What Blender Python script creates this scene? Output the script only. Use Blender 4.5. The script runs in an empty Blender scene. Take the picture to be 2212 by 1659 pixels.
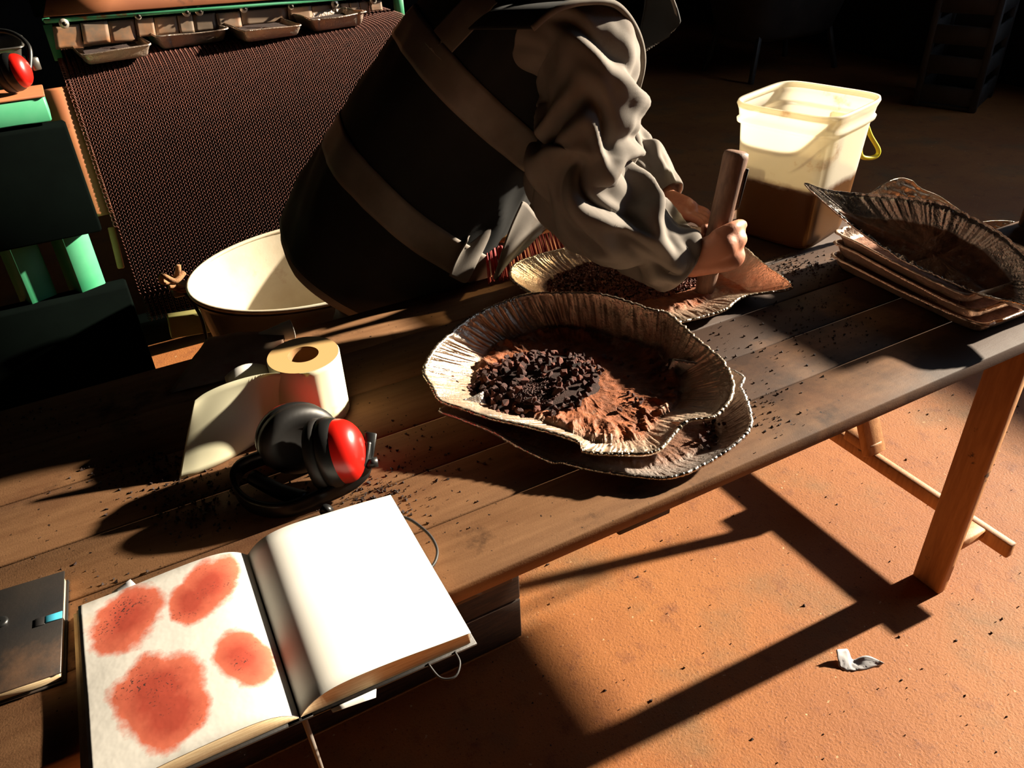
import bpy, bmesh, math, random
import numpy as np
from mathutils import Vector, Matrix, noise
random.seed(7)
PI = math.pi
# ------------------------------------------------------------------ camera
W, HH = 2212, 1659
FPX, YAW, PITCH, ROLL = 1719.7, 0.4762, 0.5887, -0.0446
CAM = Vector((-1.5231, -0.6868, 1.5686))
_f = Vector((math.sin(YAW)*math.cos(PITCH), math.cos(YAW)*math.cos(PITCH), -math.sin(PITCH)))
_r0 = Vector((math.cos(YAW), -math.sin(YAW), 0)); _u0 = _r0.cross(_f)
_r = _r0*math.cos(ROLL) + _u0*math.sin(ROLL); _u = -_r0*math.sin(ROLL) + _u0*math.cos(ROLL)
sc = bpy.context.scene
COL = sc.collection
cam = bpy.data.cameras.new('camera'); camo = bpy.data.objects.new('camera', cam); COL.objects.link(camo)
cam.sensor_width = 36; cam.lens = FPX/W*36; cam.clip_start = .02
camo.matrix_world = Matrix.Translation(CAM) @ Matrix((( _r.x,_u.x,-_f.x),(_r.y,_u.y,-_f.y),(_r.z,_u.z,-_f.z))).to_4x4()
sc.camera = camo
# ------------------------------------------------------------------ light
SUN_EL, SUN_AZ = math.radians(20.5), math.radians(2.6)
world = bpy.data.worlds.new('sky'); sc.world = world; world.use_nodes = True
bg = world.node_tree.nodes['Background']; bg.inputs[0].default_value = (.62,.78,1,1); bg.inputs[1].default_value = 1.8
sl = bpy.data.lights.new('sun', 'SUN'); sl.energy = 19; sl.color = (1,.87,.68); sl.angle = math.radians(1.6)
so = bpy.data.objects.new('sun', sl); COL.objects.link(so)
SD = Vector((-math.cos(SUN_EL)*math.cos(SUN_AZ), math.cos(SUN_EL)*math.sin(SUN_AZ), -math.sin(SUN_EL)))
so.rotation_euler = SD.to_track_quat('-Z','Y').to_euler(); so.location = (4,0,5)
vs = sc.view_settings; vs.view_transform = 'Standard'; vs.look = 'None'; vs.gamma = 1; vs.use_curve_mapping = False
vs.exposure = 0.0
sc.cycles.use_denoising = True
sc.cycles.max_bounces = 8
# ------------------------------------------------------------------ helpers
H = .76
def ray(px, py): return _f + _r*((px-W/2)/FPX) - _u*((py-HH/2)/FPX)
def G(px, py, z=H):
    d = ray(px,py); return CAM + d*((z-CAM.z)/d.z)
def GY(px, py, y):
    d = ray(px,py); return CAM + d*((y-CAM.y)/d.y)
def GX(px, py, x):
    d = ray(px,py); return CAM + d*((x-CAM.x)/d.x)
def n1(x, y=0., z=0.): return noise.noise(Vector((x,y,z)))
def rid(x, y=0., z=0.): return 1-2*abs(noise.noise(Vector((x,y,z))))
def mesh(name, vs_, fs, mat, smooth=True):
    me = bpy.data.meshes.new(name); me.from_pydata([tuple(v) for v in vs_], [], fs); me.update()
    if mat: me.materials.append(mat)
    if smooth: me.polygons.foreach_set('use_smooth', [True]*len(me.polygons))
    return me
def link(name, me, parent=None, loc=None):
    o = bpy.data.objects.new(name, me); COL.objects.link(o)
    if parent: o.parent = parent
    if loc is not None: o.location = loc
    return o
def tag(o, label=None, cat=None, group=None, kind=None):
    if label: o['label'] = label
    if cat: o['category'] = cat
    if group: o['group'] = group
    if kind: o['kind'] = kind
    return o
class Thing:
    def __init__(s, name, label, cat, loc, group=None, kind=None):
        s.loc = Vector(loc); s.o = bpy.data.objects.new(name, None); COL.objects.link(s.o); s.o.location = s.loc
        s.o.empty_display_size = .05
        tag(s.o, label, cat, group, kind)
    def part(s, name, vf, mat, parent=None, smooth=True, label=None, kind=None, solid=0):
        v, f = vf
        me = mesh(name, [Vector(p)-s.loc for p in v], f, mat, smooth)
        o = link(name, me, parent or s.o)
        if solid:
            m = o.modifiers.new('thick','SOLIDIFY'); m.thickness = solid; m.offset = 0
        if label: o['label'] = label
        if kind: o['kind'] = kind
        return o
def single(name, vf, mat, loc, label, cat, group=None, smooth=True, kind=None, solid=0):
    loc = Vector(loc); v, f = vf
    o = link(name, mesh(name, [Vector(p)-loc for p in v], f, mat, smooth), None, loc)
    if solid:
        m = o.modifiers.new('thick','SOLIDIFY'); m.thickness = solid; m.offset = 0
    return tag(o, label, cat, group, kind)
def merge(*vfs):
    V, F = [], []
    for v, f in vfs:
        b = len(V); V += [Vector(p) for p in v]; F += [[i+b for i in q] for q in f]
    return V, F
def box(c, s, rz=0, bev=.003, M=None):
    bm = bmesh.new(); bmesh.ops.create_cube(bm, size=1)
    bmesh.ops.scale(bm, vec=s, verts=bm.verts)
    if bev: bmesh.ops.bevel(bm, geom=bm.edges[:], offset=min(bev, min(s)*.3), segments=1, affect='EDGES')
    mt = Matrix.Translation(c) @ (M.to_4x4() if M else Matrix.Rotation(rz,4,'Z'))
    bmesh.ops.transform(bm, matrix=mt, verts=bm.verts)
    bm.verts.ensure_lookup_table(); v = [w.co.copy() for w in bm.verts]; bm.verts.index_update()
    f = [[w.index for w in q.verts] for q in bm.faces]; bm.free(); return v, f
def box2(lo, hi, bev=.003):
    lo, hi = Vector(lo), Vector(hi); return box((lo+hi)/2, hi-lo, 0, bev)
def beam(a, b, w, t, up=(0,0,1), bev=.003):
    a, b = Vector(a), Vector(b); x = (b-a).normalized(); y = Vector(up).cross(x).normalized(); z = x.cross(y)
    return box((a+b)/2, ((b-a).length, w, t), 0, bev, Matrix((x,y,z)).transposed())
def loft(rings, closed=True, cap0=False, cap1=False):
    V, F = [], []; n = len(rings[0])
    for r in rings: V += [Vector(p) for p in r]
    for i in range(len(rings)-1):
        for j in range(n if closed else n-1):
            k = (j+1) % n; F.append([i*n+j, i*n+k, (i+1)*n+k, (i+1)*n+j])
    if cap0: F.append(list(range(n))[::-1])
    if cap1: F.append([(len(rings)-1)*n+j for j in range(n)])
    return V, F
def cr(pts, n, closed=False):
    P = [np.array(tuple(p), float) for p in pts]; m = len(P); out = []
    segs = m if closed else m-1
    for i in range(n):
        t = i/(n if closed else n-1)*segs; k = min(int(t), segs-1); u = t-k
        g = (lambda j: P[j % m]) if closed else (lambda j: P[max(0,min(m-1,j))])
        a,b,c,d = g(k-1),g(k),g(k+1),g(k+2)
        out.append(.5*((2*b)+(-a+c)*u+(2*a-5*b+4*c-d)*u*u+(-a+3*b-3*c+d)*u**3))
    return out
def frames(path):
    P = [Vector(p) for p in path]; T = []
    for i in range(len(P)): T.append((P[min(i+1,len(P)-1)]-P[max(i-1,0)]).normalized())
    n = T[0].orthogonal().normalized(); out = []
    for i in range(len(P)):
        n = (n - T[i]*n.dot(T[i])).normalized(); out.append((P[i], T[i], n, T[i].cross(n)))
    return out
def tube(path, r, n=10, caps=True, closed=False, sq=1.):
    if closed: path = list(path)+[path[0]]
    fr = frames(path); R = r if hasattr(r,'__len__') else [r]*len(fr); rings = []
    for (p,t,a,b), q in zip(fr, R): rings.append([p+a*(q*math.cos(2*PI*k/n))+b*(q*sq*math.sin(2*PI*k/n)) for k in range(n)])
    return loft(rings, True, caps and not closed, caps and not closed)
def lathe(prof, c=(0,0,0), n=32, cap0=False, cap1=False, M=None):
    c = Vector(c); rings = []
    for r, z in prof:
        ring = [Vector((r*math.cos(2*PI*k/n), r*math.sin(2*PI*k/n), z)) for k in range(n)]
        rings.append([c+(M @ p if M else p) for p in ring])
    return loft(rings, True, cap0, cap1)
def axisM(z, x=None):
    z = Vector(z).normalized(); x = Vector(x) if x is not None else z.orthogonal()
    x = (x - z*x.dot(z)).normalized(); y = z.cross(x); return Matrix((x,y,z)).transposed()
def sheet(top, bot, nu, nv, fn=None):
    A, B = cr(top, nu), cr(bot, nu); V, F = [], []
    for j in range(nv):
        for i in range(nu):
            p = Vector(A[i]).lerp(Vector(B[i]), j/(nv-1))
            if fn: p = p + Vector(fn(i/(nu-1), j/(nv-1)))
            V.append(p)
    for j in range(nv-1):
        for i in range(nu-1): F.append([j*nu+i, j*nu+i+1, (j+1)*nu+i+1, (j+1)*nu+i])
    return V, F
# ------------------------------------------------------------------ materials
def lin(c): return tuple(((x/255)/12.92 if x/255 <= .04045 else ((x/255+.055)/1.055)**2.4) for x in c)+(1,)
class NT:
    def __init__(s, name):
        s.m = bpy.data.materials.new(name); s.m.use_nodes = True; s.t = s.m.node_tree
        s.b = s.t.nodes['Principled BSDF']; s.out = s.t.nodes['Material Output']
        s.tc = s.t.nodes.new('ShaderNodeTexCoord')
    def n(s, typ, **kw):
        x = s.t.nodes.new(typ)
        for k, v in kw.items(): setattr(x, k, v)
        return x
    def l(s, a, b): s.t.links.new(a, b)
    def noise(s, scale, detail=5, rough=.55, co='Object', stretch=None):
        t = s.n('ShaderNodeTexNoise'); t.inputs['Scale'].default_value = scale; t.inputs['Detail'].default_value = detail; t.inputs['Roughness'].default_value = rough
        if stretch:
            mp = s.n('ShaderNodeMapping'); mp.inputs['Scale'].default_value = stretch; s.l(s.tc.outputs[co], mp.inputs[0]); s.l(mp.outputs[0], t.inputs[0])
        else: s.l(s.tc.outputs[co], t.inputs[0])
        return t.outputs[0]
    def ramp(s, fac, a, b, c0=(0,0,0,1), c1=(1,1,1,1)):
        r = s.n('ShaderNodeValToRGB'); r.color_ramp.elements[0].position = a; r.color_ramp.elements[1].position = b
        r.color_ramp.elements[0].color = c0; r.color_ramp.elements[1].color = c1; s.l(fac, r.inputs[0]); return r.outputs[0]
    def mix(s, fac, a, b):
        x = s.n('ShaderNodeMix', data_type='RGBA')
        for inp, v in ((x.inputs[0],fac),(x.inputs[6],a),(x.inputs[7],b)):
            if hasattr(v,'links') or hasattr(v,'is_linked'): s.l(v, inp)
            else: inp.default_value = v
        return x.outputs[2]
    def math(s, op, a, b=0., clamp=False):
        x = s.n('ShaderNodeMath', operation=op, use_clamp=clamp)
        for inp, v in ((x.inputs[0],a),(x.inputs[1],b)):
            if hasattr(v,'is_linked'): s.l(v, inp)
            else: inp.default_value = v
        return x.outputs[0]
    def bump(s, h, strength=.3, dist=.01):
        x = s.n('ShaderNodeBump'); x.inputs['Strength'].default_value = strength; x.inputs['Distance'].default_value = dist
        s.l(h, x.inputs['Height']); s.l(x.outputs[0], s.b.inputs['Normal']); return x
    def col(s, c): 
        if hasattr(c,'is_linked'): s.l(c, s.b.inputs['Base Color'])
        else: s.b.inputs['Base Color'].default_value = c
    def rough(s, v, metal=0.):
        if hasattr(v,'is_linked'): s.l(v, s.b.inputs['Roughness'])
        else: s.b.inputs['Roughness'].default_value = v
        if hasattr(metal,'is_linked'): s.l(metal, s.b.inputs['Metallic'])
        else: s.b.inputs['Metallic'].default_value = metal
def simple(name, c1, c2=None, scale=10, rough=.6, metal=0., bump=0., bscale=60, bdist=.004, dirt=None, dscale=6, d0=.5, d1=.65, stretch=None, spec=None):
    t = NT(name); c1 = lin(c1); c = c1
    if c2: c = t.mix(t.ramp(t.noise(scale, stretch=stretch), .35, .65), c1, lin(c2))
    if dirt: c = t.mix(t.ramp(t.noise(dscale, 7, .65), d0, d1), c if c2 else c1, lin(dirt))
    t.col(c); t.rough(rough, metal)
    if spec is not None: t.b.inputs['Specular IOR Level'].default_value = spec
    if bump: t.bump(t.noise(bscale, 6, .6, stretch=stretch), bump, bdist)
    return t.m
MT = {}
# floor: rusty dusty concrete
t = NT('rusty_concrete'); a = t.noise(1.6, 8, .6); b_ = t.noise(14, 8, .7); d_ = t.noise(160, 3, .6)
c = t.mix(t.ramp(a, .32, .68), lin((140,80,34)), lin((168,104,46)))
c = t.mix(t.ramp(t.noise(3.1,6,.6), .52, .72), c, lin((122,88,52)))
c = t.mix(t.ramp(b_, .55, .75), c, lin((116,62,28)))
c = t.mix(t.ramp(d_, .60, .72), c, lin((84,42,20)))
c = t.mix(t.ramp(t.noise(60,2,.5), .72, .76), c, lin((196,160,116)))
t.col(c); t.rough(.75); t.bump(t.math('ADD', t.math('MULTIPLY', b_, .6), t.math('MULTIPLY', d_, .4)), .5, .006); MT['floor'] = t.m
# worn table wood
t = NT('table_wood'); g = t.noise(6, 8, .6, stretch=(1,9,9)); st = t.noise(2.6, 7, .62); fine = t.noise(90, 4, .6, stretch=(.25,1,1))
c = t.mix(t.ramp(g,.3,.7), lin((140,102,70)), lin((118,82,54)))
c = t.mix(t.ramp(st,.52,.74), c, lin((92,52,32)))
c = t.mix(t.ramp(t.noise(5.5,8,.7), .58,.72), c, lin((40,24,16)))
c = t.mix(t.ramp(t.noise(120,2,.5), .70,.76), c, lin((26,15,11)))
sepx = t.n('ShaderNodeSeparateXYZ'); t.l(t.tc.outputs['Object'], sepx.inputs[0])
# ore dust mixed with painted-in shade, darkening the boards of the working end
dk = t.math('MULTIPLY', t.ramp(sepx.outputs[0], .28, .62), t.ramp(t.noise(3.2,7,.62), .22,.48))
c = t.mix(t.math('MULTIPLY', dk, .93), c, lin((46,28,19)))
# ochre-red dust ground into the back boards
redm = t.math('MULTIPLY', t.ramp(sepx.outputs[1], .52, .70), t.ramp(t.noise(4,6,.6), .25,.5))
c = t.mix(redm, c, lin((128,58,40)))
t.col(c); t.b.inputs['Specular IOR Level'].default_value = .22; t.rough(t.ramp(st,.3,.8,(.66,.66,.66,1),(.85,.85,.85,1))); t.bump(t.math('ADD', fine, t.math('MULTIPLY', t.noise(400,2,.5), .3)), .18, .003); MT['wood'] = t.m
MT['woodedge'] = simple('table_batten_wood', (70,48,32), (40,26,18), 20, .75, bump=.3, stretch=(1,8,8))
MT['leg'] = simple('pale_pine', (178,128,82), (158,108,66), 12, .65, bump=.2, bscale=40, dirt=(56,32,20), dscale=22, d0=.64, d1=.70, stretch=(9,9,1))
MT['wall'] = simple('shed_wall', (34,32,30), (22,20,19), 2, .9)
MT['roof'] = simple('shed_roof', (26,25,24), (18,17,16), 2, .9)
# paper
MT['paper'] = simple('cream_paper', (246,243,236), (240,236,226), 6, .75, dirt=(196,160,120), dscale=5, d0=.68, d1=.80)
MT['pageedge'] = simple('page_edges', (214,192,154), (186,156,116), 30, .8, bump=.15, bscale=60, stretch=(1,1,25))
MT['cover'] = simple('black_book_cover', (24,24,25), (40,34,30), 7, .45, dirt=(80,58,42), dscale=5, d0=.55, d1=.72, bump=.08, bscale=200)
MT['ribbon'] = simple('black_ribbon', (30,28,28), None, rough=.6)
MT['greyribbon'] = simple('grey_ribbon', (120,112,104), None, rough=.6)
MT['blue'] = simple('blue_tab', (70,175,205), None, rough=.5)
MT['black'] = simple('black_plastic', (16,17,17), (24,24,24), 20, .38, bump=.05, bscale=120)
MT['foamblack'] = simple('black_cushion', (20,20,20), (30,27,25), 8, .5)
MT['red'] = simple('red_plastic', (205,26,16), (190,22,14), 8, .3)
MT['cardboard'] = simple('roll_core', (150,110,66), (120,84,48), 20, .85)
t = NT('roll_paper'); t.col(t.mix(t.ramp(t.noise(6,5,.6),.62,.74), lin((240,236,204)), lin((186,138,94)))); t.rough(.7)
tr = t.n('ShaderNodeBsdfTranslucent'); tr.inputs[0].default_value = lin((226,216,160)); mx = t.n('ShaderNodeMixShader'); mx.inputs[0].default_value = .22
t.l(t.b.outputs[0], mx.inputs[1]); t.l(tr.outputs[0], mx.inputs[2]); t.l(mx.outputs[0], t.out.inputs[0]); MT['rollpaper'] = t.m
# roll end: rings
t = NT('roll_end'); vl = t.n('ShaderNodeVectorMath', operation='LENGTH'); mp = t.n('ShaderNodeMapping'); mp.inputs['Scale'].default_value = (1,1,0); t.l(t.tc.outputs['Object'], mp.inputs[0]); t.l(mp.outputs[0], vl.inputs[0])
wv = t.math('SINE', t.math('MULTIPLY', vl.outputs['Value'], 2600)); t.col(t.mix(t.math('ADD', t.math('MULTIPLY', wv, .3), .5), lin((206,170,112)), lin((178,138,84)))); t.rough(.85); MT['rollend'] = t.m
MT['stained'] = simple('stained_paper', (120,96,76), (150,128,106), 9, .75, dirt=(120,60,34), dscale=7, d0=.5, d1=.68, bump=.2, bscale=30)
# foil
def foil(name, dust, amount, rough=.24, tint=(214,206,198), crk=0.5):
    t = NT(name); n = t.noise(9, 7, .65); at_ = t.n('ShaderNodeAttribute', attribute_name='dust')
    fac = t.math('ADD', t.math('MULTIPLY', t.ramp(n, .3,.72), amount), t.math('MULTIPLY', at_.outputs['Fac'], t.math('ADD', t.ramp(t.noise(22,6,.7),.2,.55), .35)), True)
    t.col(t.mix(fac, lin(tint), t.mix(t.ramp(t.noise(40,5,.6),.35,.65), lin(dust), lin(tuple(int(x*.72) for x in dust)))))
    t.rough(t.math('ADD', t.math('MULTIPLY', fac, .55), rough), t.math('SUBTRACT', 1., fac, True))
    t.bump(t.math('ADD', t.noise(55,4,.6), t.math('MULTIPLY', t.noise(210,3,.6), .35)), crk, .004); return t.m
MT['foil'] = foil('dusty_foil', (158,88,48), .22, .15, (222,206,184), .9)
MT['foil_clean'] = foil('foil', (128,84,58), .22, .14, crk=.9)
MT['tray'] = foil('foil_tray', (156,104,76), .30, .20, (226,206,188), .8)
MT['ore'] = simple('dark_ore', (54,32,28), (84,46,38), 60, .8, bump=.5, bscale=160, bdist=.003)
MT['ore2'] = simple('brown_ore', (124,70,54), (88,46,36), 60, .8, bump=.5, bscale=160, bdist=.003)
MT['orepowder'] = simple('ore_powder', (38,21,16), (52,28,21), 90, .95, bump=.8, bscale=500, bdist=.003)
MT['crumb'] = simple('dark_crumbs', (30,18,14), (44,24,18), 200, .9)
# bucket plastic: translucent
t = NT('milky_plastic'); c = t.mix(t.ramp(t.noise(9,7,.65),.60,.76), lin((255,252,244)), lin((196,134,66)))
sz_ = t.n('ShaderNodeSeparateXYZ'); t.l(t.tc.outputs['Object'], sz_.inputs[0])
c = t.mix(t.ramp(t.math('ADD', sz_.outputs[2], t.math('MULTIPLY', t.noise(30,4,.6), .02)), .150, .168, (1,1,1,1), (0,0,0,1)), c, lin((132,90,54)))      # sand clinging to the inside, seen through the wall
t.col(c); t.rough(.4); tr = t.n('ShaderNodeBsdfTranslucent'); t.l(c, tr.inputs[0]); mx = t.n('ShaderNodeMixShader'); mx.inputs[0].default_value = .42
t.l(t.b.outputs[0], mx.inputs[1]); t.l(tr.outputs[0], mx.inputs[2])
tp_ = t.n('ShaderNodeBsdfTransparent'); tp_.inputs[0].default_value = (.9,.84,.68,1); m3 = t.n('ShaderNodeMixShader'); m3.inputs[0].default_value = .42; t.l(mx.outputs[0], m3.inputs[1]); t.l(tp_.outputs[0], m3.inputs[2]); t.l(m3.outputs[0], t.out.inputs[0]); MT['bucket'] = t.m
MT['yellow'] = simple('yellow_plastic', (214,206,40), (196,170,30), 20, .4)
MT['sand'] = simple('brown_sand', (50,33,20), (40,26,16), 30, .95)
MT['toolwood'] = simple('worn_wood_handle', (132,100,82), (106,78,64), 20, .6, bump=.2, bscale=60, stretch=(6,6,1))
MT['toolblack'] = simple('dark_grip', (30,22,20), None, rough=.6)
MT['brushwood'] = simple('brush_wood', (214,166,92), (188,136,70), 14, .6, stretch=(1,6,6))
MT['bristle'] = simple('red_bristle', (206,62,58), (176,44,44), 60, .6)
# tub
MT['tub'] = simple('whitewashed_metal', (208,198,176), (190,176,152), 7, .55, dirt=(150,88,58), dscale=6, d0=.58, d1=.76, bump=.1)
MT['tubout'] = simple('grey_metal', (104,100,88), (88,84,74), 6, .45, .3, dirt=(90,52,32), dscale=5, d0=.6, d1=.75)
MT['rope'] = simple('rope_fibre', (164,118,78), (120,84,56), 60, .9, bump=.5, bscale=300)
MT['rubber'] = simple('black_rubber', (16,15,15), None, rough=.6)
# machine
MT['green'] = simple('chipped_green_paint', (58,156,108), (84,166,124), 7, .45, dirt=(134,96,56), dscale=5.5, d0=.58, d1=.62)
MT['palegreen'] = simple('dusty_pale_green', (172,166,104), (150,140,84), 9, .6, dirt=(110,66,34), dscale=14, d0=.6, d1=.66)
MT['darkgreen'] = simple('dark_machine_and_shade', (9,14,12), (7,10,9), 5, .95, spec=0.)
MT['rustplate'] = simple('rusty_plate', (172,104,60), (148,84,48), 5, .7, dirt=(96,54,34), dscale=12, d0=.6, d1=.7)
MT['curtain'] = simple('rubber_strip', (128,100,76), (104,90,76), 4, .5, dirt=(168,112,70), dscale=6, d0=.5, d1=.68)
MT['washer'] = simple('zinc_washer', (215,205,190), None, rough=.35, metal=.7)
MT['bolt'] = simple('dark_bolt', (40,32,26), None, rough=.5, metal=.6)
MT['wire'] = simple('rusty_wire', (104,56,42), (80,42,32), 40, .5, .35)
MT['steel'] = simple('steel_pan', (150,146,138), (120,116,110), 8, .35, .8)
# cloth
MT['vest'] = simple('black_vest_cloth', (30,31,31), (22,22,22), 12, .85, bump=.25, bscale=900, bdist=.001)
MT['band'] = simple('grey_reflective_tape', (138,128,118), (120,108,98), 14, .55)
MT['jacket'] = simple('grey_jacket_cloth', (132,124,116), (112,105,98), 10, .9, bump=.35, bscale=1200, bdist=.001, dirt=(92,66,44), dscale=6, d0=.6, d1=.8)
MT['trim'] = simple('vest_edging', (120,112,102), (96,88,80), 30, .85)
MT['trousers'] = simple('dark_trousers', (38,34,34), (28,26,26), 8, .9)
MT['boot'] = simple('brown_boot', (52,36,26), None, rough=.6)
t = NT('skin'); t.col(t.mix(t.ramp(t.noise(14,6,.6),.45,.7), lin((196,132,104)), lin((162,92,66)))); t.rough(.5)
t.b.inputs['Subsurface Weight'].default_value = .06; t.b.inputs['Subsurface Radius'].default_value = (.02,.008,.004); t.bump(t.noise(180,4,.6), .2, .002); MT['skin'] = t.m
MT['hair'] = simple('dark_hair', (34,24,18), (20,14,10), 80, .7, bump=.6, bscale=200)
MT['scrap'] = simple('grey_paper', (170,168,172), (190,188,190), 12, .7)
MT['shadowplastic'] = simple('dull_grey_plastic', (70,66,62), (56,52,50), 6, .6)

# ================================================================== the setting
XW, YB, XL, YF, ZR = 4.6, 7.5, -5.0, -4.0, 4.6
def struct(name, vf, mat): return single(name, vf, mat, (0,0,0), None, None, smooth=False, kind='structure')
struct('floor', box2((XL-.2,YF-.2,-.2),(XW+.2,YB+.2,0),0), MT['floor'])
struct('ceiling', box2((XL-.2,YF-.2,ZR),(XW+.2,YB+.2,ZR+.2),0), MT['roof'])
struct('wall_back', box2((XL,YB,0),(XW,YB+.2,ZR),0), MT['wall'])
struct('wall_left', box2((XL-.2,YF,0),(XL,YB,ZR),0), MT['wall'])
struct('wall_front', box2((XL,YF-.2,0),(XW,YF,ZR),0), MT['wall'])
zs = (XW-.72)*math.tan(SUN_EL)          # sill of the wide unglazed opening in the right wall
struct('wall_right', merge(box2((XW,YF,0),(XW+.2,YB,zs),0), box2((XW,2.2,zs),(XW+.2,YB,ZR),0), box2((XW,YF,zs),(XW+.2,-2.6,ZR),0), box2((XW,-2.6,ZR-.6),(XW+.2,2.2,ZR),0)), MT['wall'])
# ================================================================== work table
TX0, TX1, TY1 = -2.5, 1.03, .806
tb = Thing('work_table', 'long brown plank work table with pale trestle legs and scattered ore dust', 'table', (-1.2,.4,0))
seams = [0,.125,.245,.365,.51,.66,TY1]
for i in range(6):
    tb.part('plank', box2((TX0,seams[i]+.0006,H-.03),(1.07 if i < 3 else .13,seams[i+1]-.0006,H-random.uniform(0,.0004)), .0025), MT['wood'])  # front three boards lengthened out of view to throw the floor shadow
tb.part('batten', box2((-.98,.03,H-.075),(-.88,.78,H-.03)), MT['woodedge'])
tb.part('batten', box2((-1.30,.02,H-.06),(-1.17,.78,H-.03)), MT['woodedge'])
zb_ = GX(1900,1017,.16).z
for xx in (0,-2.1):
    tb.part('leg', box2((xx,.018,0),(xx+.03,.093,H-.03)), MT['leg'])
    tb.part('leg', box2((xx,.70,0),(xx+.03,.775,H-.03)), MT['leg'])
    tb.part('crossbar', box2((xx+.15,-.03,zb_),(xx+.175,.80,zb_+.042)), MT['leg'])
    tb.part('spacer', box2((xx+.03,.035,zb_+.015),(xx+.15,.075,zb_+.045)), MT['leg'])
    tb.part('spacer', box2((xx+.03,.715,zb_+.015),(xx+.15,.755,zb_+.045)), MT['leg'])
    tb.part('brace', beam((xx+.163,.385,zb_+.04),(xx+.163,.70,H-.03), .024, .07, (1,0,0)), MT['leg'])
tb.part('block', box((.163,.43,zb_+.057),(.05,.09,.03)), MT['leg'])

# ================================================================== ore chunks, shared meshes
def chunk_mesh(k, mat):
    rnd = random.Random(k); bm = bmesh.new()
    for _ in range(11):
        v = Vector((rnd.gauss(0,1),rnd.gauss(0,1),rnd.gauss(0,1))).normalized()*rnd.uniform(.75,1.05); bm.verts.new((v.x*.55,v.y*.45,v.z*.40))
    r = bmesh.ops.convex_hull(bm, input=bm.verts)
    bmesh.ops.delete(bm, geom=[g for g in r['geom_interior'] if isinstance(g, bmesh.types.BMVert)], context='VERTS')
    me = bpy.data.meshes.new('ore_chunk'); bm.to_mesh(me); bm.free(); me.materials.append(mat); return me
CH = [chunk_mesh(k, MT['ore'] if k % 3 else MT['ore2']) for k in range(9)]
def chunk(p, s, label, group, rnd):
    o = bpy.data.objects.new('ore_chunk', rnd.choice(CH)); COL.objects.link(o); o.location = p; o.scale = (s,s,s)
    o.rotation_euler = (rnd.uniform(0,6),rnd.uniform(0,6),rnd.uniform(0,6)); tag(o, label, 'ore chunk', group)
def granules(pts, sizes, rnd):
    V, F = [], []
    T = [Vector((1,1,1)),Vector((-1,-1,1)),Vector((-1,1,-1)),Vector((1,-1,-1))]
    for p, s in zip(pts, sizes):
        q = Matrix.Rotation(rnd.uniform(0,6),3,Vector((rnd.gauss(0,1),rnd.gauss(0,1),rnd.gauss(0,1)+.01)).normalized()); b = len(V)
        for v in T: V.append(Vector(p)+q@(v*s*rnd.uniform(.4,.75)))
        F += [[b,b+1,b+2],[b,b+3,b+1],[b,b+2,b+3],[b+1,b+3,b+2]]
    return V, F
# ================================================================== foil pans
def foil_pan(rim, zb, cen, N=520, shrink=.68, pleat=.007, lip=.0032, floor_amp=.004, seed=0, base=None, fr=16, pk=44):
    """rim: 3-D points round the rim; returns mesh with wall pleats, rolled rim and creased floor, plus dust per vertex"""
    R = [Vector(p) for p in cr(rim, N, True)]; c = Vector(cen); V, D = [], []
    B = [Vector(p) for p in cr(base, N, True)] if base else [Vector((c.x+(p.x-c.x)*shrink, c.y+(p.y-c.y)*shrink, zb)) for p in R]
    rings = []
    for k in range(fr):                                        # floor, centre outwards
        s = (k+.15)/fr; ring = []
        for j in range(N):
            p = c.lerp(B[j], s); p.z = zb
            w = max(0,rid(p.x*26+seed, p.y*26, 3+seed))**3*.7 + max(0,rid(p.x*11, p.y*13+seed, 7))**4 + .5*max(0,rid(p.x*55, p.y*60+seed, 2))**3
            edge = max(0,(s-.7)/.3)
            p.z += floor_amp*(.25+1.1*edge+.5*s)*w + .0006
            ring.append(p); D.append(.95-.25*edge)
        rings.append(ring)
    hw = 12
    for k in range(hw+1):
        s = k/hw; ring = []
        for j in range(N):
            p = B[j].lerp(R[j], s); p.z = zb+(R[j].z-zb)*(s**1.15)
            th = j/N
            d = Vector((R[j].x-c.x,R[j].y-c.y,0)).normalized()
            f = rid(math.cos(th*2*PI)*pk+seed, math.sin(th*2*PI)*pk, s*.7)*.9 + rid(math.cos(th*2*PI)*pk*.4, math.sin(th*2*PI)*pk*.4+seed, s*1.2)*.9
            a = pleat*(math.sin(PI*min(1,s*1.02))**.8*.9+.25)
            p += d*(a*f*.6) + Vector((0,0,a*f*.35))
            ring.append(p); D.append(.42*(1-s)+.08)
        rings.append(ring)
    for k in range(1,6):                                       # rolled lip
        a = k/5*1.25*PI; ring = []
        for j in range(N):
            d = Vector((R[j].x-c.x,R[j].y-c.y,0)).normalized(); th = j/N
            g = lip*(1+.15*rid(math.cos(th*2*PI)*70,math.sin(th*2*PI)*70,seed))
            p = rings[fr+hw][j] + d*(g*(1-math.cos(a))) + Vector((0,0,g*math.sin(a)))
            ring.append(p); D.append(.05)
        rings.append(ring)
    V, F = loft(rings, True, True, False)
    return (V, F), D
def put_pan(name, label, cat, data, mat, loc, group=None, parent=None):
    (vf, D) = data
    th = Thing(name, label, cat, loc, group)
    o = th.part('foil_shell', vf, mat, solid=.0004)
    a = o.data.attributes.new('dust','FLOAT','POINT'); a.data.foreach_set('value', D)
    return th
def pxz(lst): return [G(x,y,z) for x,y,z in lst]
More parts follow.
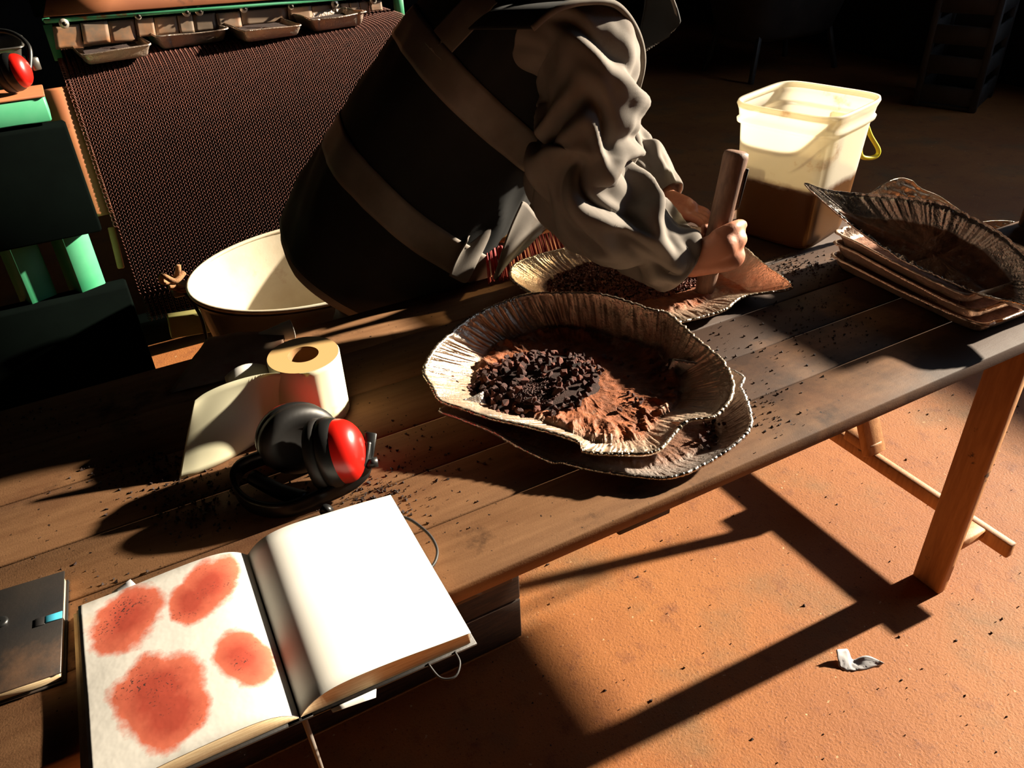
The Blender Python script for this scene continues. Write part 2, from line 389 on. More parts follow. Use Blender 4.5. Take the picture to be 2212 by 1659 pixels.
# big front pan
rim1 = pxz([(924,801,.835),(943,839,.828),(960,866,.822),(1005,882,.818),(1070,903,.812),(1165,924,.806),(1245,950,.802),(1262,972,.797),(1336,978,.797),(1412,972,.802),(1455,930,.806),(1480,908,.812),(1541,896,.815),(1575,843,.825),(1556,786,.832),(1503,740,.835),(1442,684,.842),(1400,672,.845),(1302,642,.85),(1222,638,.852),(1146,641,.852),(1070,666,.848),(1005,702,.844),(948,755,.84)])
base1 = pxz([(1030,815,.782),(1040,850,.782),(1062,872,.782),(1100,890,.782),(1160,905,.782),(1215,925,.782),(1260,945,.782),(1290,955,.782),(1340,955,.782),(1385,945,.782),(1410,920,.782),(1430,900,.782),(1455,880,.782),(1468,855,.782),(1465,825,.782),(1448,800,.782),(1425,775,.782),(1395,758,.782),(1310,732,.782),(1240,718,.782),(1184,716,.782),(1120,730,.782),(1075,748,.782),(1040,782,.782)])
c1 = G(1250,835,.782)
pan1 = put_pan('foil_pan', 'crumpled oval foil pan piled with coarse dark ore chunks', 'foil pan', foil_pan(rim1,.782,c1,seed=1,base=base1,pleat=.0125,floor_amp=.0055,fr=30,N=760,pk=58), MT['foil'], (c1.x,c1.y,H), 'oval foil pans on the table')
# pan beneath
rim2 = pxz([(960,885,.80),(1000,905,.798),(1070,932,.795),(1127,964,.785),(1195,995,.778),(1222,997,.777),(1275,1010,.776),(1374,1025,.776),(1450,1027,.777),(1526,995,.782),(1583,957,.79),(1613,922,.797),(1609,877,.803),(1594,843,.806),(1564,801,.808)])
c2 = G(1340,905,.764); p4 = [Vector((c2.x+.02,c2.y+.18,.80)),Vector((c2.x-.08,c2.y+.19,.80)),Vector((c2.x-.18,c2.y+.14,.80))]
foil2 = foil_pan(rim2+p4,.764,c2,seed=5,shrink=.80,pleat=.008,floor_amp=.003,N=640,pk=56)
for v in foil2[0][0]:                        # this pan is squashed flat by the one resting in it
    d = math.hypot((v.x-c1.x)/1.0, v.y-c1.y)
    if d < .17 and v.z > .776: v.z = .776
pan2 = put_pan('foil_pan', 'flattened foil pan lying under the pan of coarse ore, black grit at its edge', 'foil pan', foil2, MT['foil_clean'], (c2.x,c2.y,H), 'oval foil pans on the table')
# far tray being worked in
rim3 = pxz([(1108,588,.815),(1123,569,.82),(1170,552,.82),(1222,539,.82),(1330,510,.82),(1450,490,.82),(1540,505,.815),(1594,531,.812),(1640,569,.81),(1698,611,.80),(1693,626,.79),(1602,640,.785),(1564,666,.782),(1526,680,.78),(1465,695,.782),(1400,712,.785),(1300,700,.79),(1200,665,.80),(1150,632,.81),(1115,608,.812)])
c3 = G(1390,590,.764)
pan3 = put_pan('foil_pan', 'foil pan of finely crushed ore under the worker\'s hands', 'foil pan', foil_pan(rim3,.766,c3,seed=9,shrink=.76,pleat=.010,floor_amp=.003,N=640,pk=56), MT['foil'], (c3.x,c3.y,H), 'oval foil pans on the table')
# --- contents of the big pan
rnd = random.Random(3)
pc = G(1160,828,.785)
def inpile(u, v): return pc + Vector((u*.118, v*.095, 0))
e1 = (G(1290,860,.785)-G(1045,800,.785)); 
V, F = [], []; nr, na = 10, 40
prof = lambda s: .020*(1-s*s)*(1-.35*max(0,1-s*2.2))
rings = []
for i in range(nr+1):
    s = 1-i/nr+1e-3
    rings.append([Vector((pc.x+s*.125*math.cos(2*PI*k/na), pc.y+s*.098*math.sin(2*PI*k/na), .783+.72*prof(s)+.0015*n1(k*.7,i))) for k in range(na)])
single('ore_powder', loft(rings, True, True, True), MT['orepowder'], (pc.x,pc.y,.783), 'mound of fine dark ore powder under the coarse chunks', 'ore powder', kind='stuff')
placed = 0
while placed < 235:
    u, v = rnd.uniform(-1,1), rnd.uniform(-1,1); s = math.hypot(u,v)
    if s > 1: continue
    if math.hypot(u+.15,v+.35) < .30 and rnd.random() < .9: continue
    z = .785+prof(s)+rnd.uniform(.001,.010)*(1-s*.6)
    chunk((pc.x+u*.128, pc.y+v*.10, z), rnd.uniform(.012,.022)*(1 if s<.85 else .8), 'dark brown ore chunk in the pile in the crumpled foil pan', 'ore chunks in the crumpled foil pan', rnd); placed += 1
V_, S_ = [], []
for k in range(1500):
    a, q = rnd.uniform(0,2*PI), rnd.random()**.5
    x, y = -.15+.36*q*math.cos(a), -.35+.36*q*math.sin(a)
    V_.append((pc.x+x*.125, pc.y+y*.098, .7845+.75*prof(min(1,math.hypot(x,y)))+rnd.uniform(0,.003))); S_.append(rnd.uniform(.0015,.0038))
single('ore_grit', granules(V_,S_,rnd), MT['ore'], (pc.x,pc.y,.79), 'fine ore grit in the middle of the coarse chunk pile', 'ore grit', smooth=False, kind='stuff')
for px, py, n, sx, sy in ((975,822,7,24,12),(1395,815,10,50,26),(1370,870,8,40,18),(1330,780,5,60,12)):
    for k in range(n):
        p = G(px+rnd.gauss(0,sx*.6), py+rnd.gauss(0,sy*.6), .788 if px>1000 else .80)
        chunk(p+Vector((0,0,.001)), rnd.uniform(.007,.014), 'loose ore chunk beside the main pile in the crumpled foil pan', 'loose ore chunks in the crumpled foil pan', rnd)
for k in range(34):
    p = G(1530+rnd.gauss(0,22)+0, 935+rnd.gauss(0,20), .769); 
    chunk(p+Vector((0,0,rnd.uniform(0,.008))), rnd.uniform(.007,.012), 'black ore chunk in the flattened lower foil pan', 'ore chunks in the lower foil pan', rnd)
# --- crushed ore in the far tray
V_, S_ = [], []
rings = []
for i in range(9):
    s = 1-i/8+1e-3
    rings.append([Vector((c3.x+.0+s*.235*math.cos(2*PI*k/44), c3.y+.01+s*.135*math.sin(2*PI*k/44), .767+.016*(1-s*s)+.003*n1(k*.6,i*.8))) for k in range(44)])
single('crushed_ore', loft(rings, True, True, True), MT['orepowder'], (c3.x,c3.y,.767), 'layer of crushed brown ore in the pan under the hands', 'crushed ore', kind='stuff')
for k in range(6500):
    a, q = rnd.uniform(0,2*PI), rnd.random()**.5
    V_.append((c3.x+.0+q*.235*math.cos(a), c3.y+.01+q*.135*math.sin(a), .768+.016*(1-q*q)+rnd.uniform(0,.005))); S_.append(rnd.choice((.002,.0028,.0036,.0055)))
single('crushed_ore', granules(V_,S_,rnd), MT['ore2'], (c3.x,c3.y,.77), 'loose granules scattered over the crushed ore under the hands', 'ore granules', smooth=False, kind='stuff')
# --- dust and crumbs on the table and the floor
V_, S_ = [], []
for px, py, n, sx, sy in ((330,1020,150,70,24),(420,1090,190,60,34),(790,1075,150,60,30),(620,1000,60,80,40),(1680,575,120,60,16),(1760,690,120,70,40),(1640,890,60,40,30),(1560,770,60,80,60),(60,900,40,80,20),(900,1000,80,90,60),(1750,580,90,50,14),(230,1280,30,80,40)):
    for k in range(n*2):
        p = G(px+rnd.gauss(0,sx), py+rnd.gauss(0,sy), H)
        if TX0 < p.x < .12 and .005 < p.y < TY1-.01: V_.append(p+Vector((0,0,.0008))); S_.append(rnd.choice((.0008,.0012,.0016,.0022,.0034)))
single('ore_crumbs', granules(V_,S_,rnd), MT['crumb'], (-1.2,.4,H), 'dark ore crumbs strewn over the table boards', 'ore crumbs', smooth=False, kind='stuff')
V_, S_ = [], []
for k in range(420):
    p = Vector((rnd.uniform(-1.2,1.2), rnd.uniform(-.7,.8), .001)); V_.append(p); S_.append(rnd.choice((.0012,.0015,.002,.002,.003,.0045)))
single('floor_crumbs', granules(V_,S_,rnd), MT['crumb'], (0,0,0), 'dark crumbs scattered over the orange floor', 'crumbs', smooth=False, kind='stuff')

# box under the table and unseen crate on the long boards, both added for shade
def open_box(name, label, cat, lo, hi, t, mat, boards):
    lo, hi = Vector(lo), Vector(hi); th = Thing(name, label, cat, ((lo.x+hi.x)/2,(lo.y+hi.y)/2,lo.z)); hz = (hi.z-lo.z)/boards
    for k in range(boards):
        z0, z1 = lo.z+k*hz+.0015, lo.z+(k+1)*hz-.0015
        th.part('board', box2((lo.x,lo.y,z0),(hi.x,lo.y+t,z1)), mat); th.part('board', box2((lo.x,hi.y-t,z0),(hi.x,hi.y,z1)), mat)
        th.part('board', box2((lo.x,lo.y+t,z0),(lo.x+t,hi.y-t,z1)), mat); th.part('board', box2((hi.x-t,lo.y+t,z0),(hi.x,hi.y-t,z1)), mat)
    th.part('base', box2((lo.x+t,lo.y+t,lo.z+.001),(hi.x-t,hi.y-t,lo.z+t)), mat)
open_box('shade_caster_box', 'dark wooden box added beneath the table to keep the floor in shade', 'box', (-1.95,.43,0), (-.95,.76,.40), .018, MT['woodedge'], 3)
open_box('shade_caster_crate', 'unseen wooden crate added on the long boards to shade the tabletop', 'crate', (.42,.065,H), (.72,.345,1.09), .014, MT['woodedge'], 3)
# ================================================================== open sketchbook
B0 = Vector((-1.497,.058,H)); ang = math.radians(-1.6); Lb = .286
def BK(u, v, z): return B0 + Matrix.Rotation(ang,3,'Z') @ Vector((u, v, z))   # u: across from the gutter, v: along the spine
sb = Thing('sketchbook', 'open sketchbook with four rust-red pigment stains on its left page', 'sketchbook', B0)
PW = .213
def topz(s, side):        # s 0..1 from gutter to fore edge
    h = .030 if side > 0 else .024
    rise = 1-math.exp(-s*(9 if side > 0 else 11)); return .006 + h*rise*(1-.45*s**1.5)
def blockmesh(side, w, off=0, n=40, m=14, thick=True):
    top, V, F = [], [], []
    for i in range(n+1):
        s = i/n
        for j in range(m+1):
            q = j/m; v = -Lb/2+Lb*q
            z = topz(s,side)+off+.0012*n1(s*3,q*3,side*5)*s
            if side < 0: z += .004*math.sin(q*PI*1.2+.3)*s*math.sin(s*PI)
            V.append(BK(side*(s*w+.001), v, z))
    for i in range(n):
        for j in range(m):
            a = i*(m+1)+j; q = [a,a+1,a+m+2,a+m+1]; F.append(q if side < 0 else q[::-1])
    if thick:
        nt = len(V)
        for i in range(n+1):
            for j in (0,m): 
                p = V[i*(m+1)+j]; V.append(Vector((p.x,p.y,H+.0045)))
        for i in range(n):
            a = nt+i*2; F.append([i*(m+1), (i+1)*(m+1), a+2, a]); F.append([i*(m+1)+m, a+1, a+3, (i+1)*(m+1)+m])
        # fore edge
        for j in range(m):
            pass
        e = len(V); 
        for j in range(m+1): p = V[n*(m+1)+j]; V.append(Vector((p.x,p.y,H+.0045)))
        for j in range(m): F.append([n*(m+1)+j, n*(m+1)+j+1, e+j+1, e+j])
    return V, F
cov = []
for side in (-1,1):
    cov.append(box(BK(side*.110,0,.002),(.219,Lb+.008,.0035),ang,.0015))
sb.part('cover', merge(*cov, box(BK(0,0,.002),(.03,Lb+.008,.0035),ang,.001)), MT['cover'], label='black book cover')
for side, nm in ((-1,'page_block'),(1,'page_block')):
    sb.part(nm, blockmesh(side, PW-.002, -.0008), MT['pageedge'])
# stained page
t = NT('stained_page'); pcol = lin((198,194,186)); co = t.tc.outputs['Object']
def blot(px, py, rx, ry, rot):
    w = G(px,py,H+.026)-B0; mp = t.n('ShaderNodeMapping'); mp.vector_type = 'TEXTURE'
    mp.inputs['Location'].default_value = (w.x,w.y,0); mp.inputs['Rotation'].default_value = (0,0,rot); mp.inputs['Scale'].default_value = (rx,ry,100)
    t.l(co, mp.inputs[0]); vl = t.n('ShaderNodeVectorMath', operation='LENGTH'); t.l(mp.outputs[0], vl.inputs[0]); return vl.outputs['Value']
d = None
for a in ((272,1332,.050,.062,-.35),(452,1262,.041,.060,-.5),(415,1300,.030,.045,0),(338,1492,.058,.064,.2),(370,1540,.045,.05,.0),(525,1420,.034,.048,.25)):
    q = blot(*a); d = q if d is None else t.math('MINIMUM', d, q)
nz = t.math('MULTIPLY', t.math('SUBTRACT', t.noise(22,6,.6), .5), .9)
dd = t.math('ADD', d, nz)
halo = t.ramp(dd, .80, 1.42, (1,1,1,1), (0,0,0,1)); core = t.ramp(dd, .30, 1.12, (1,1,1,1), (0,0,0,1))
base = t.mix(t.ramp(t.noise(5,5,.6),.62,.80), pcol, lin((206,178,146)))
c = t.mix(t.math('MULTIPLY', halo, .92), base, lin((196,88,50)))
c = t.mix(t.math('MULTIPLY', core, .9), c, lin((146,44,24)))
speck = t.math('MULTIPLY', t.ramp(t.noise(330,2,.5), .60,.64), t.math('MULTIPLY', t.ramp(t.noise(16,4,.6), .48,.62), t.ramp(dd,.6,1.9,(1,1,1,1),(0,0,0,1))))
c = t.mix(speck, c, lin((44,24,18)))
t.col(c); t.rough(.8); t.bump(t.noise(14,4,.5), .25, .01)
sb.part('page', blockmesh(-1, PW, .0, thick=False), t.m, label='left page with four red pigment stains', solid=.0003)
sb.part('page', blockmesh(1, PW, .0, thick=False), MT['paper'], label='blank right page', solid=.0003)
# loose sheets at the left fore edge and a slip peeping out
for k, (du, dz) in enumerate(((.004,-.004),(.009,-.008))):
    sb.part('loose_page', sheet([BK(-.12,.142,topz(.55,-1)+dz),BK(-PW-du,.1405,topz(1,-1)+dz)],[BK(-.12,-.142,topz(.55,-1)+dz),BK(-PW-du-.003,-.1405,topz(1,-1)+dz-.001)],8,8), MT['pageedge'], solid=.0004)
sb.part('paper_slip', sheet([BK(-.175,.158,.010),BK(-.150,.168,.012)],[BK(-.175,.12,.010),BK(-.130,.12,.012)],4,4), MT['scrap'], solid=.0004)
sb.part('paper_slip', sheet([BK(.03,-.12,.004),BK(.10,-.12,.004)],[BK(.035,-.152,.001),BK(.085,-.157,.001)],4,4), MT['paper'], solid=.0004)
sb.part('ribbon_marker', sheet([BK(.000,-.135,.006),BK(.007,-.135,.006)],[BK(.004,-.150,-.10),BK(.009,-.150,-.10)],3,12,lambda u,v:(0,-.006*math.sin(v*3),0)), MT['greyribbon'], solid=.0005)
el = cr([BK(.207,.10,.020),BK(.223,.085,.016),BK(.236,.05,.012),BK(.236,.02,.010),BK(.226,.0,.010),BK(.214,-.01,.010)],24)
sb.part('elastic_strap', tube(el, .0022, 6, sq=1), MT['ribbon'])
el = cr([BK(.155,-.145,.004),BK(.162,-.165,-.004),BK(.178,-.172,-.004),BK(.190,-.160,0),BK(.19,-.145,.004)],20)
sb.part('elastic_strap', tube(el, .0016, 6), MT['ribbon'])
# ================================================================== dark closed notebook
nb0 = G(0,1340,H); 
nbc = [G(-190,1330,H+.02),G(139,1232,H+.02),G(131,1452,H+.02)]
ex = (nbc[1]-nbc[0]); ex.z = 0; ex.normalize(); aa = math.atan2(ex.y,ex.x)
ctr = (G(139,1232,H+.02)+G(131,1452,H+.02))/2; LN = (G(139,1232,H+.02)-G(131,1452,H+.02)).length
aa = math.atan2((G(139,1232,H+.02)-G(131,1452,H+.02)).y,(G(139,1232,H+.02)-G(131,1452,H+.02)).x)-PI/2
WN = .14; RM = Matrix.Rotation(aa,3,'Z'); nc = ctr + RM @ Vector((-WN/2,0,0)); nc.z = H
nb = Thing('notebook', 'closed black notebook with a small bright blue tab', 'notebook', nc)
nb.part('cover', merge(box(nc+Vector((0,0,.0185)),(WN,LN,.003),aa,.0012), box(nc+Vector((0,0,.0016)),(WN,LN,.003),aa,.0012), box(nc+RM@Vector((-WN/2+.002,0,.010)),(.004,LN,.016),aa,.001)), MT['cover'])
nb.part('page_block', box(nc+Vector((0,0,.010)),(WN-.006,LN-.006,.0138),aa,.001), MT['pageedge'])
tp = G(116,1333,H+.021); nb.part('blue_tab', box(tp+Vector((0,0,.0)),(.020,.012,.0012),aa,.0003), MT['blue'], label='small bright blue tab')
nb.part('elastic_strap', box(tp+RM@Vector((-.016,0,-.0003)),(.012,.014,.0012),aa,.0003), MT['ribbon'])
nb.part('stud', lathe([(.009,0),(.009,.0025),(.006,.0035),(.001,.0035)], G(2,1345,H+.0202), 16), MT['black'])

# ================================================================== ear defenders
def cup(th, c, axis, up, ru, rv, depth, cush, shell_mat, dome=.5):
    """axis points out through the coloured shell; cushion on the other side"""
    M = axisM(axis, up); n = 36
    def ring(k, z): return [c + M @ Vector((ru*k*math.cos(2*PI*i/n), rv*k*math.sin(2*PI*i/n), z)) for i in range(n)]
    cu = [ring(a,z) for a,z in ((.42,-cush*.85),(.55,-cush*1.0),(.78,-cush*1.08),(.96,-cush*.85),(1.02,-cush*.45),(1.0,0),(.9,.002))]
    bowl = [[c + M @ Vector((ru*.42*math.cos(2*PI*i/n), rv*.42*math.sin(2*PI*i/n), -cush*.85)) for i in range(n)],[c+M@Vector((ru*.1*math.cos(2*PI*i/n), rv*.1*math.sin(2*PI*i/n), -cush*.78)) for i in range(n)]]
    cuo = th.part('cushion', loft(bowl[::-1][:1]+bowl[:1]+cu[1:], True, True, False), MT['foamblack'])
    bs = [ring(a,z) for a,z in ((.9,0),(.99,.003),(.99,.012),(.94,.020),(.88,.024))]
    sh = th.part('shell_rim', loft(bs), MT['black'])
    ds = [ring(.88*math.cos(x)**.75 if x < PI/2-.01 else .02, .024+depth*math.sin(x)) for x in np.linspace(0,PI/2,10)]
    th.part('shell', loft(ds, True, False, True), shell_mat)
def ear_defenders(label, pr, pl, axr, axl, bandpts, base, sc_=1, group=None, grp=None):
    th = Thing('ear_defenders', label, 'ear defenders', base, group)
    cup(th, pr, axr, (.2,.3,1), .058*sc_, .047*sc_, .034*sc_, .020*sc_, MT['red'])
    cup(th, pl, axl, (.3,0,.95), .056*sc_, .064*sc_, .026*sc_, .024*sc_, MT['red'])
    P = cr(bandpts, 60); fr = frames(P); rings = []
    for p, tt, a, b in fr:
        up = Vector((0,0,1)); up = (up-tt*up.dot(tt)).normalized(); sd = tt.cross(up)
        hw, tk = .0125*sc_, .0035*sc_
        rings.append([p+sd*(tk*x)+up*(hw*y) for x,y in ((-1,-1),(-.3,-1.05),(1,-1),(1,-.5),(1.3,0),(1,.5),(1,1),(-.3,1.05),(-1,1))])
    th.part('headband', loft(rings, True, True, True), MT['black'])
    return th
er = Vector((-1.300,.345,H+.062)); el_ = Vector((-1.375,.405,H+.064))
ec = G(708,982,H+.058); lc = G(642,945,H+.055)
bp = [lc+Vector((-.052,-.005,-.012)), G(520,1010,H+.035), G(508,1050,H+.020), G(540,1090,H+.015), G(610,1102,H+.015), G(690,1075,H+.018), G(755,1045,H+.025), G(790,1010,H+.040), G(800,960,H+.060)]
ed = ear_defenders('red and black ear defenders lying on the table beside the paper roll', ec, lc+Vector((0,.0,0)), (.82,-.52,.25), (-.15,.93,-.14), bp, (ec.x-.05,ec.y,H))
p0 = G(803,948,H+.065); p1 = G(790,1012,H+.036)
ed.part('slider', beam(p0+Vector((.001,0,.012)), p1, .006, .018, (1,-.3,0)), MT['black'])
ed.part('pivot_knob', tube([G(798,1000,H+.045)+Vector((-.004,0,0)), G(798,1000,H+.045)+Vector((.012,-.004,0))], .008, 12), MT['black'])
ed.part('pivot_knob', tube([G(708,1098,H+.010), G(702,1108,H+.010)], .009, 12), MT['black'])
# inner padded bar seen inside the headband
ed.part('head_pad', tube(cr([G(545,1030,H+.03),G(600,1060,H+.022),G(660,1078,H+.02)],12), .012, 10), MT['foamblack'])

# ================================================================== paper roll with loose end
rc = G(681,888,H); RR, RH = .0605, .118
rl = Thing('paper_roll', 'standing cream paper roll with its loose end pulled out', 'paper roll', rc)
rl.part('rolled_paper', lathe([(RR-.001,.001),(RR,.003),(RR,RH-.002),(RR-.001,RH)], rc, 48), MT['rollpaper'])
rl.part('roll_end', lathe([(.026,.0),(RR-.001,.0)], rc+Vector((0,0,RH)), 48), MT['rollend'])
rl.part('core', lathe([(.026,RH),(.0235,RH-.004),(.0235,.01),(.0,.01)], rc, 32), MT['cardboard'])
a0 = G(605,806,H+RH); 
topc = [rc+Vector((RR*math.cos(a),RR*math.sin(a),RH)) for a in (-.8,-1.3,-1.8)]
botc = [rc+Vector((RR*math.cos(a),RR*math.sin(a),.001)) for a in (-.8,-1.3,-1.8)]
for q in topc+botc: q.x += (q.x-rc.x)*.015; q.y += (q.y-rc.y)*.015
tops = topc+[G(590,806,H+.117),G(545,812,H+.117),G(490,828,H+.114),G(445,848,H+.108),G(420,866,H+.102)]
bots = botc+[G(596,915,H+.001),G(556,955,H+.001),G(490,995,H+.001),G(430,1022,H+.001),G(387,1036,H+.001)]
rl.part('loose_end', sheet(tops,bots,50,14,lambda u,v:(0,.006*math.sin(u*7)*v*(1-v)*4*(u>.4),0)), MT['rollpaper'], solid=.0004)
# stained sheets behind
def stsheet(k):
    q = [G(366+k*4,850+k*3,H+.001),G(446+k*3,736,H+.001),G(618,722,H+.012),G(600,800,H+.002)]
    return sheet([q[1],(q[1]+q[2])/2+Vector((0,0,.006)),q[2]],[q[0],(q[0]+q[3])/2,q[3]],24,14,lambda u,v:(0,0,.001+.0025*k+.003*(n1(u*4+k,v*4)+.5)))
for k in range(3):
    single('stained_sheet', stsheet(k), MT['stained'], G(480,790,H), 'rust-stained sheet stacked flat behind the paper roll, with a curled end', 'paper sheet', 'stained sheets behind the roll', solid=.0005)
q0, q1 = G(560,728,H+.012), G(634,722,H+.012)
cone = []
for i in range(14):
    u = i/13; p = q0.lerp(q1,u); r = .008+.012*u
    cone.append([p+Vector((.0*math.cos(a), r*math.cos(a), r+r*math.sin(a)-.008)) for a in np.linspace(-.6,4.6,18)])
single('paper_curl', loft(cone, False), MT['paper'], q0, 'rolled-up paper corner at the table\'s back edge', 'paper curl', solid=.0006)
dm = G(528,792,H+.105); dm.z = H; rings = []
for i in range(12):
    u = i/11; rings.append([dm+Vector((-.034+.068*u, .03*(math.cos(a))*1.0, .108*math.sin(a)*(1-.12*(2*u-1)**2))) for a in np.linspace(.0,PI,20)])
single('paper_offcut', loft(rings, False), MT['paper'], dm, 'white arched paper offcut standing behind the loose paper end', 'paper offcut', solid=.0006)
# ================================================================== square plastic bucket
bc = Vector((-.05,.634,H)); bth, bh, sb0, st0 = .281, .319, .203, .257
RB = Matrix.Rotation(bth,3,'Z')
def rsq(s, z, n=64, pw=5.5, dx=0):
    o = []
    for k in range(n):
        a = 2*PI*k/n; c_, s_ = math.cos(a), math.sin(a)
        o.append(bc + RB @ Vector((s/2*math.copysign(abs(c_)**(2/pw),c_), s/2*math.copysign(abs(s_)**(2/pw),s_), z)))
    return o
S = lambda z: sb0+(st0-.016-sb0)*z/bh
bk = Thing('plastic_bucket', 'square milky plastic bucket half full of brown sand, lit through by the sun', 'bucket', bc)
wallr = [rsq(.02,.003),rsq(sb0*.9,.003),rsq(sb0*.97,.005),rsq(sb0,.016)] + [rsq(S(z),z) for z in np.linspace(.03,bh-.055,8)]
wallr += [rsq(S(bh-.05),bh-.05),rsq(S(bh-.045)+.014,bh-.046),rsq(S(bh-.04)+.016,bh-.040),rsq(S(bh-.03)+.006,bh-.036),rsq(st0-.01,bh-.02),rsq(st0,bh-.006),rsq(st0-.003,bh),rsq(st0-.012,bh-.002),rsq(st0-.014,bh-.012)]
bk.part('bucket_wall', loft(wallr, True, True, False), MT['bucket'], solid=.0022)
hp = [(1868,262),(1880,292),(1897,322),(1894,336),(1880,341),(1862,338),(1858,322),(1866,292)]
sx_ = bc + RB @ Vector((st0/2+.012,0,0))
hd = cr([GY(x,y,.62) for x,y in hp], 48, True)
bk.part('handle', tube(hd, .0058, 8, closed=True), MT['yellow'], label='yellow plastic carrying handle')
bk.part('handle_lug', box(bc+RB@Vector((.122,-.03,bh-.075)),(.012,.05,.045),bth,.003), MT['bucket'])
single('sand', loft([rsq(S(.01)-.012,.008),rsq(S(.08)-.006,.08),rsq(S(.15)-.006,.148),rsq(.14,.152),rsq(.02,.155)], True, True, True), MT['sand'], bc, 'brown sand filling the lower half of the plastic bucket', 'sand', kind='stuff')
# ================================================================== hand tool and brush
tb0 = G(1528,590,.815); tt = G(1590,325,1.02)
# make the handle's top lie above its grip: same column in space, leaning slightly
grip = G(1546,522,.875); top = GY(1592,326,grip.y+.012); ax = (top-grip).normalized(); foot = grip - ax*.115
tl = Thing('pestle', 'wooden handled pounding tool held upright in the worker\'s fist', 'hand tool', foot)
Mx = axisM(ax, (1,0,0)); Lh = (top-foot).length
tl.part('handle', lathe([(.004,0),(.019,.004),(.021,.03),(.023,.12),(.0245,Lh-.04),(.0255,Lh-.012),(.024,Lh-.003),(.018,Lh),(.001,Lh)], foot, 28, True, True, Mx), MT['toolwood'])
sd = (Vector((.8,-.6,0))-ax*Vector((.8,-.6,0)).dot(ax)).normalized()
for k in range(24):
    z = .20+k*(Lh-.235)/23; q = foot+ax*z+sd*.0225
    tl.part('grip_rib', beam(q-ax.cross(sd)*.008, q+ax.cross(sd)*.008, .0075, .0026, ax, .0006), MT['toolwood'])
tl.part('grip_channel', beam(foot+ax*.19+sd*.0212-ax.cross(sd)*.004, foot+ax*(Lh-.03)+sd*.0228-ax.cross(sd)*.004, .004, .017, sd, .001), MT['toolblack'])
# brush lying behind the far pan
b0, b1 = G(1118,520,.842), G(1232,488,.842)
br = Thing('hand_brush', 'wooden hand brush with red bristles lying behind the foil pan', 'brush', ((b0.x+b1.x)/2,(b0.y+b1.y)/2,H))
bdir = (b1-b0).normalized(); 
br.part('brush_back', beam(b0-bdir*.09+Vector((0,.03,0)), b1+bdir*.05+Vector((0,.03,0)), .022, .045, (0,-.75,.66), .006), MT['brushwood'])
rnd = random.Random(11)
for k in range(26):
    u = k/25; p = (b0-bdir*.075).lerp(b1+bdir*.03, u)+Vector((0,.012,-.008)); q = p+Vector((bdir.x*(u-.5)*.02,-.030,-.062))
    tuft = []
    for j in range(12):
        o_ = Vector((rnd.gauss(0,.0016),rnd.gauss(0,.0016),rnd.gauss(0,.002))); tuft.append(tube([p+o_*.7,(p+q)/2+o_*1.2,q+o_*1.6],.0011,3))
    br.part('bristle_tuft', merge(*tuft), MT['bristle'], smooth=False)
# ================================================================== foil tray stack
def rect_tray(c, lx, ly, h, rz, tilt=(0,0), bowx=.0, seed=0, flare=.014, mat='tray', r=.03, lipw=.007, crumple=.0038):
    n = 260; M = Matrix.Rotation(rz,3,'Z') @ Matrix.Rotation(tilt[0],3,'X') @ Matrix.Rotation(tilt[1],3,'Y'); rings = []; D = []
    def ring(e, z, amp, d):
        o = []
        for k in range(n):
            a = 2*PI*k/n; c_, s_ = math.cos(a), math.sin(a); pw = 14
            x = (lx/2+e)*math.copysign(abs(c_)**(2/pw),c_); y = (ly/2+e)*math.copysign(abs(s_)**(2/pw),s_)
            w = amp*(rid(x*18+seed,y*18,z*30)*.8+n1(x*60+seed,y*60,z*30)*.5+rid(x*42+seed,y*42,z*55)*.5)
            w -= (.0045*math.exp(-(((y*15+.3*seed)%1-.5)*15)**2)+.0045*math.exp(-(((x*15+.3*seed)%1-.5)*15)**2))*(amp > .001)
            dr = Vector((c_,s_,0)); o.append(c + M @ (Vector((x,y,z))+dr*w+Vector((0,0,w*.4+bowx*n1(x*5+seed,y*5)*(z/h))))); D.append(d)
        rings.append(o)
    for s in (.06,.3,.6,.85,.97): ring(-(lx/2)*(1-s), .0008, crumple*.4, .9)
    for z in np.linspace(0,1,6): ring(flare*z-.002*(z==0), h*z+.0008, crumple, .10)
    ring(flare+lipw*.6, h+.0018, crumple*.6, .05); ring(flare+lipw, h-.0012, crumple*.6, .05)
    return loft(rings, True, True, False), D
S0 = G(1797,577,H); S1 = G(2112,727,H)
LY = (S0-S1).length; dirs = (S0-S1).normalized(); rz = math.atan2(dirs.y,dirs.x)-PI/2
lab = ['shallow foil tray at the bottom of the stack by the bucket','dented foil tray second from the bottom of the stack by the bucket','wrinkled foil tray third from the bottom of the stack by the bucket']
nx = Matrix.Rotation(rz,3,'Z') @ Vector((1,0,0)); ny = Matrix.Rotation(rz,3,'Z') @ Vector((0,1,0))
mid = (S0+S1)/2
for k, (z, ho, dx, dr, tl_) in enumerate(((.0015,.026,.0,0,0),(.024,.027,.004,-.03,.02),(.048,.026,.006,-.05,.02))):
    c_ = mid + nx*(.13+dx) + Vector((0,0,z)) + ny*(.012*k)
    vf, D = rect_tray(c_, .25, LY-.01-.015*k, ho, rz+dr, (tl_*.55,0), .008, k*7, .010)
    th = Thing('foil_tray', lab[k], 'foil tray', (c_.x,c_.y,H), 'stacked foil trays by the bucket')
    o = th.part('foil_shell', vf, MT['tray'], solid=.0004); a = o.data.attributes.new('dust','FLOAT','POINT'); a.data.foreach_set('value', D)
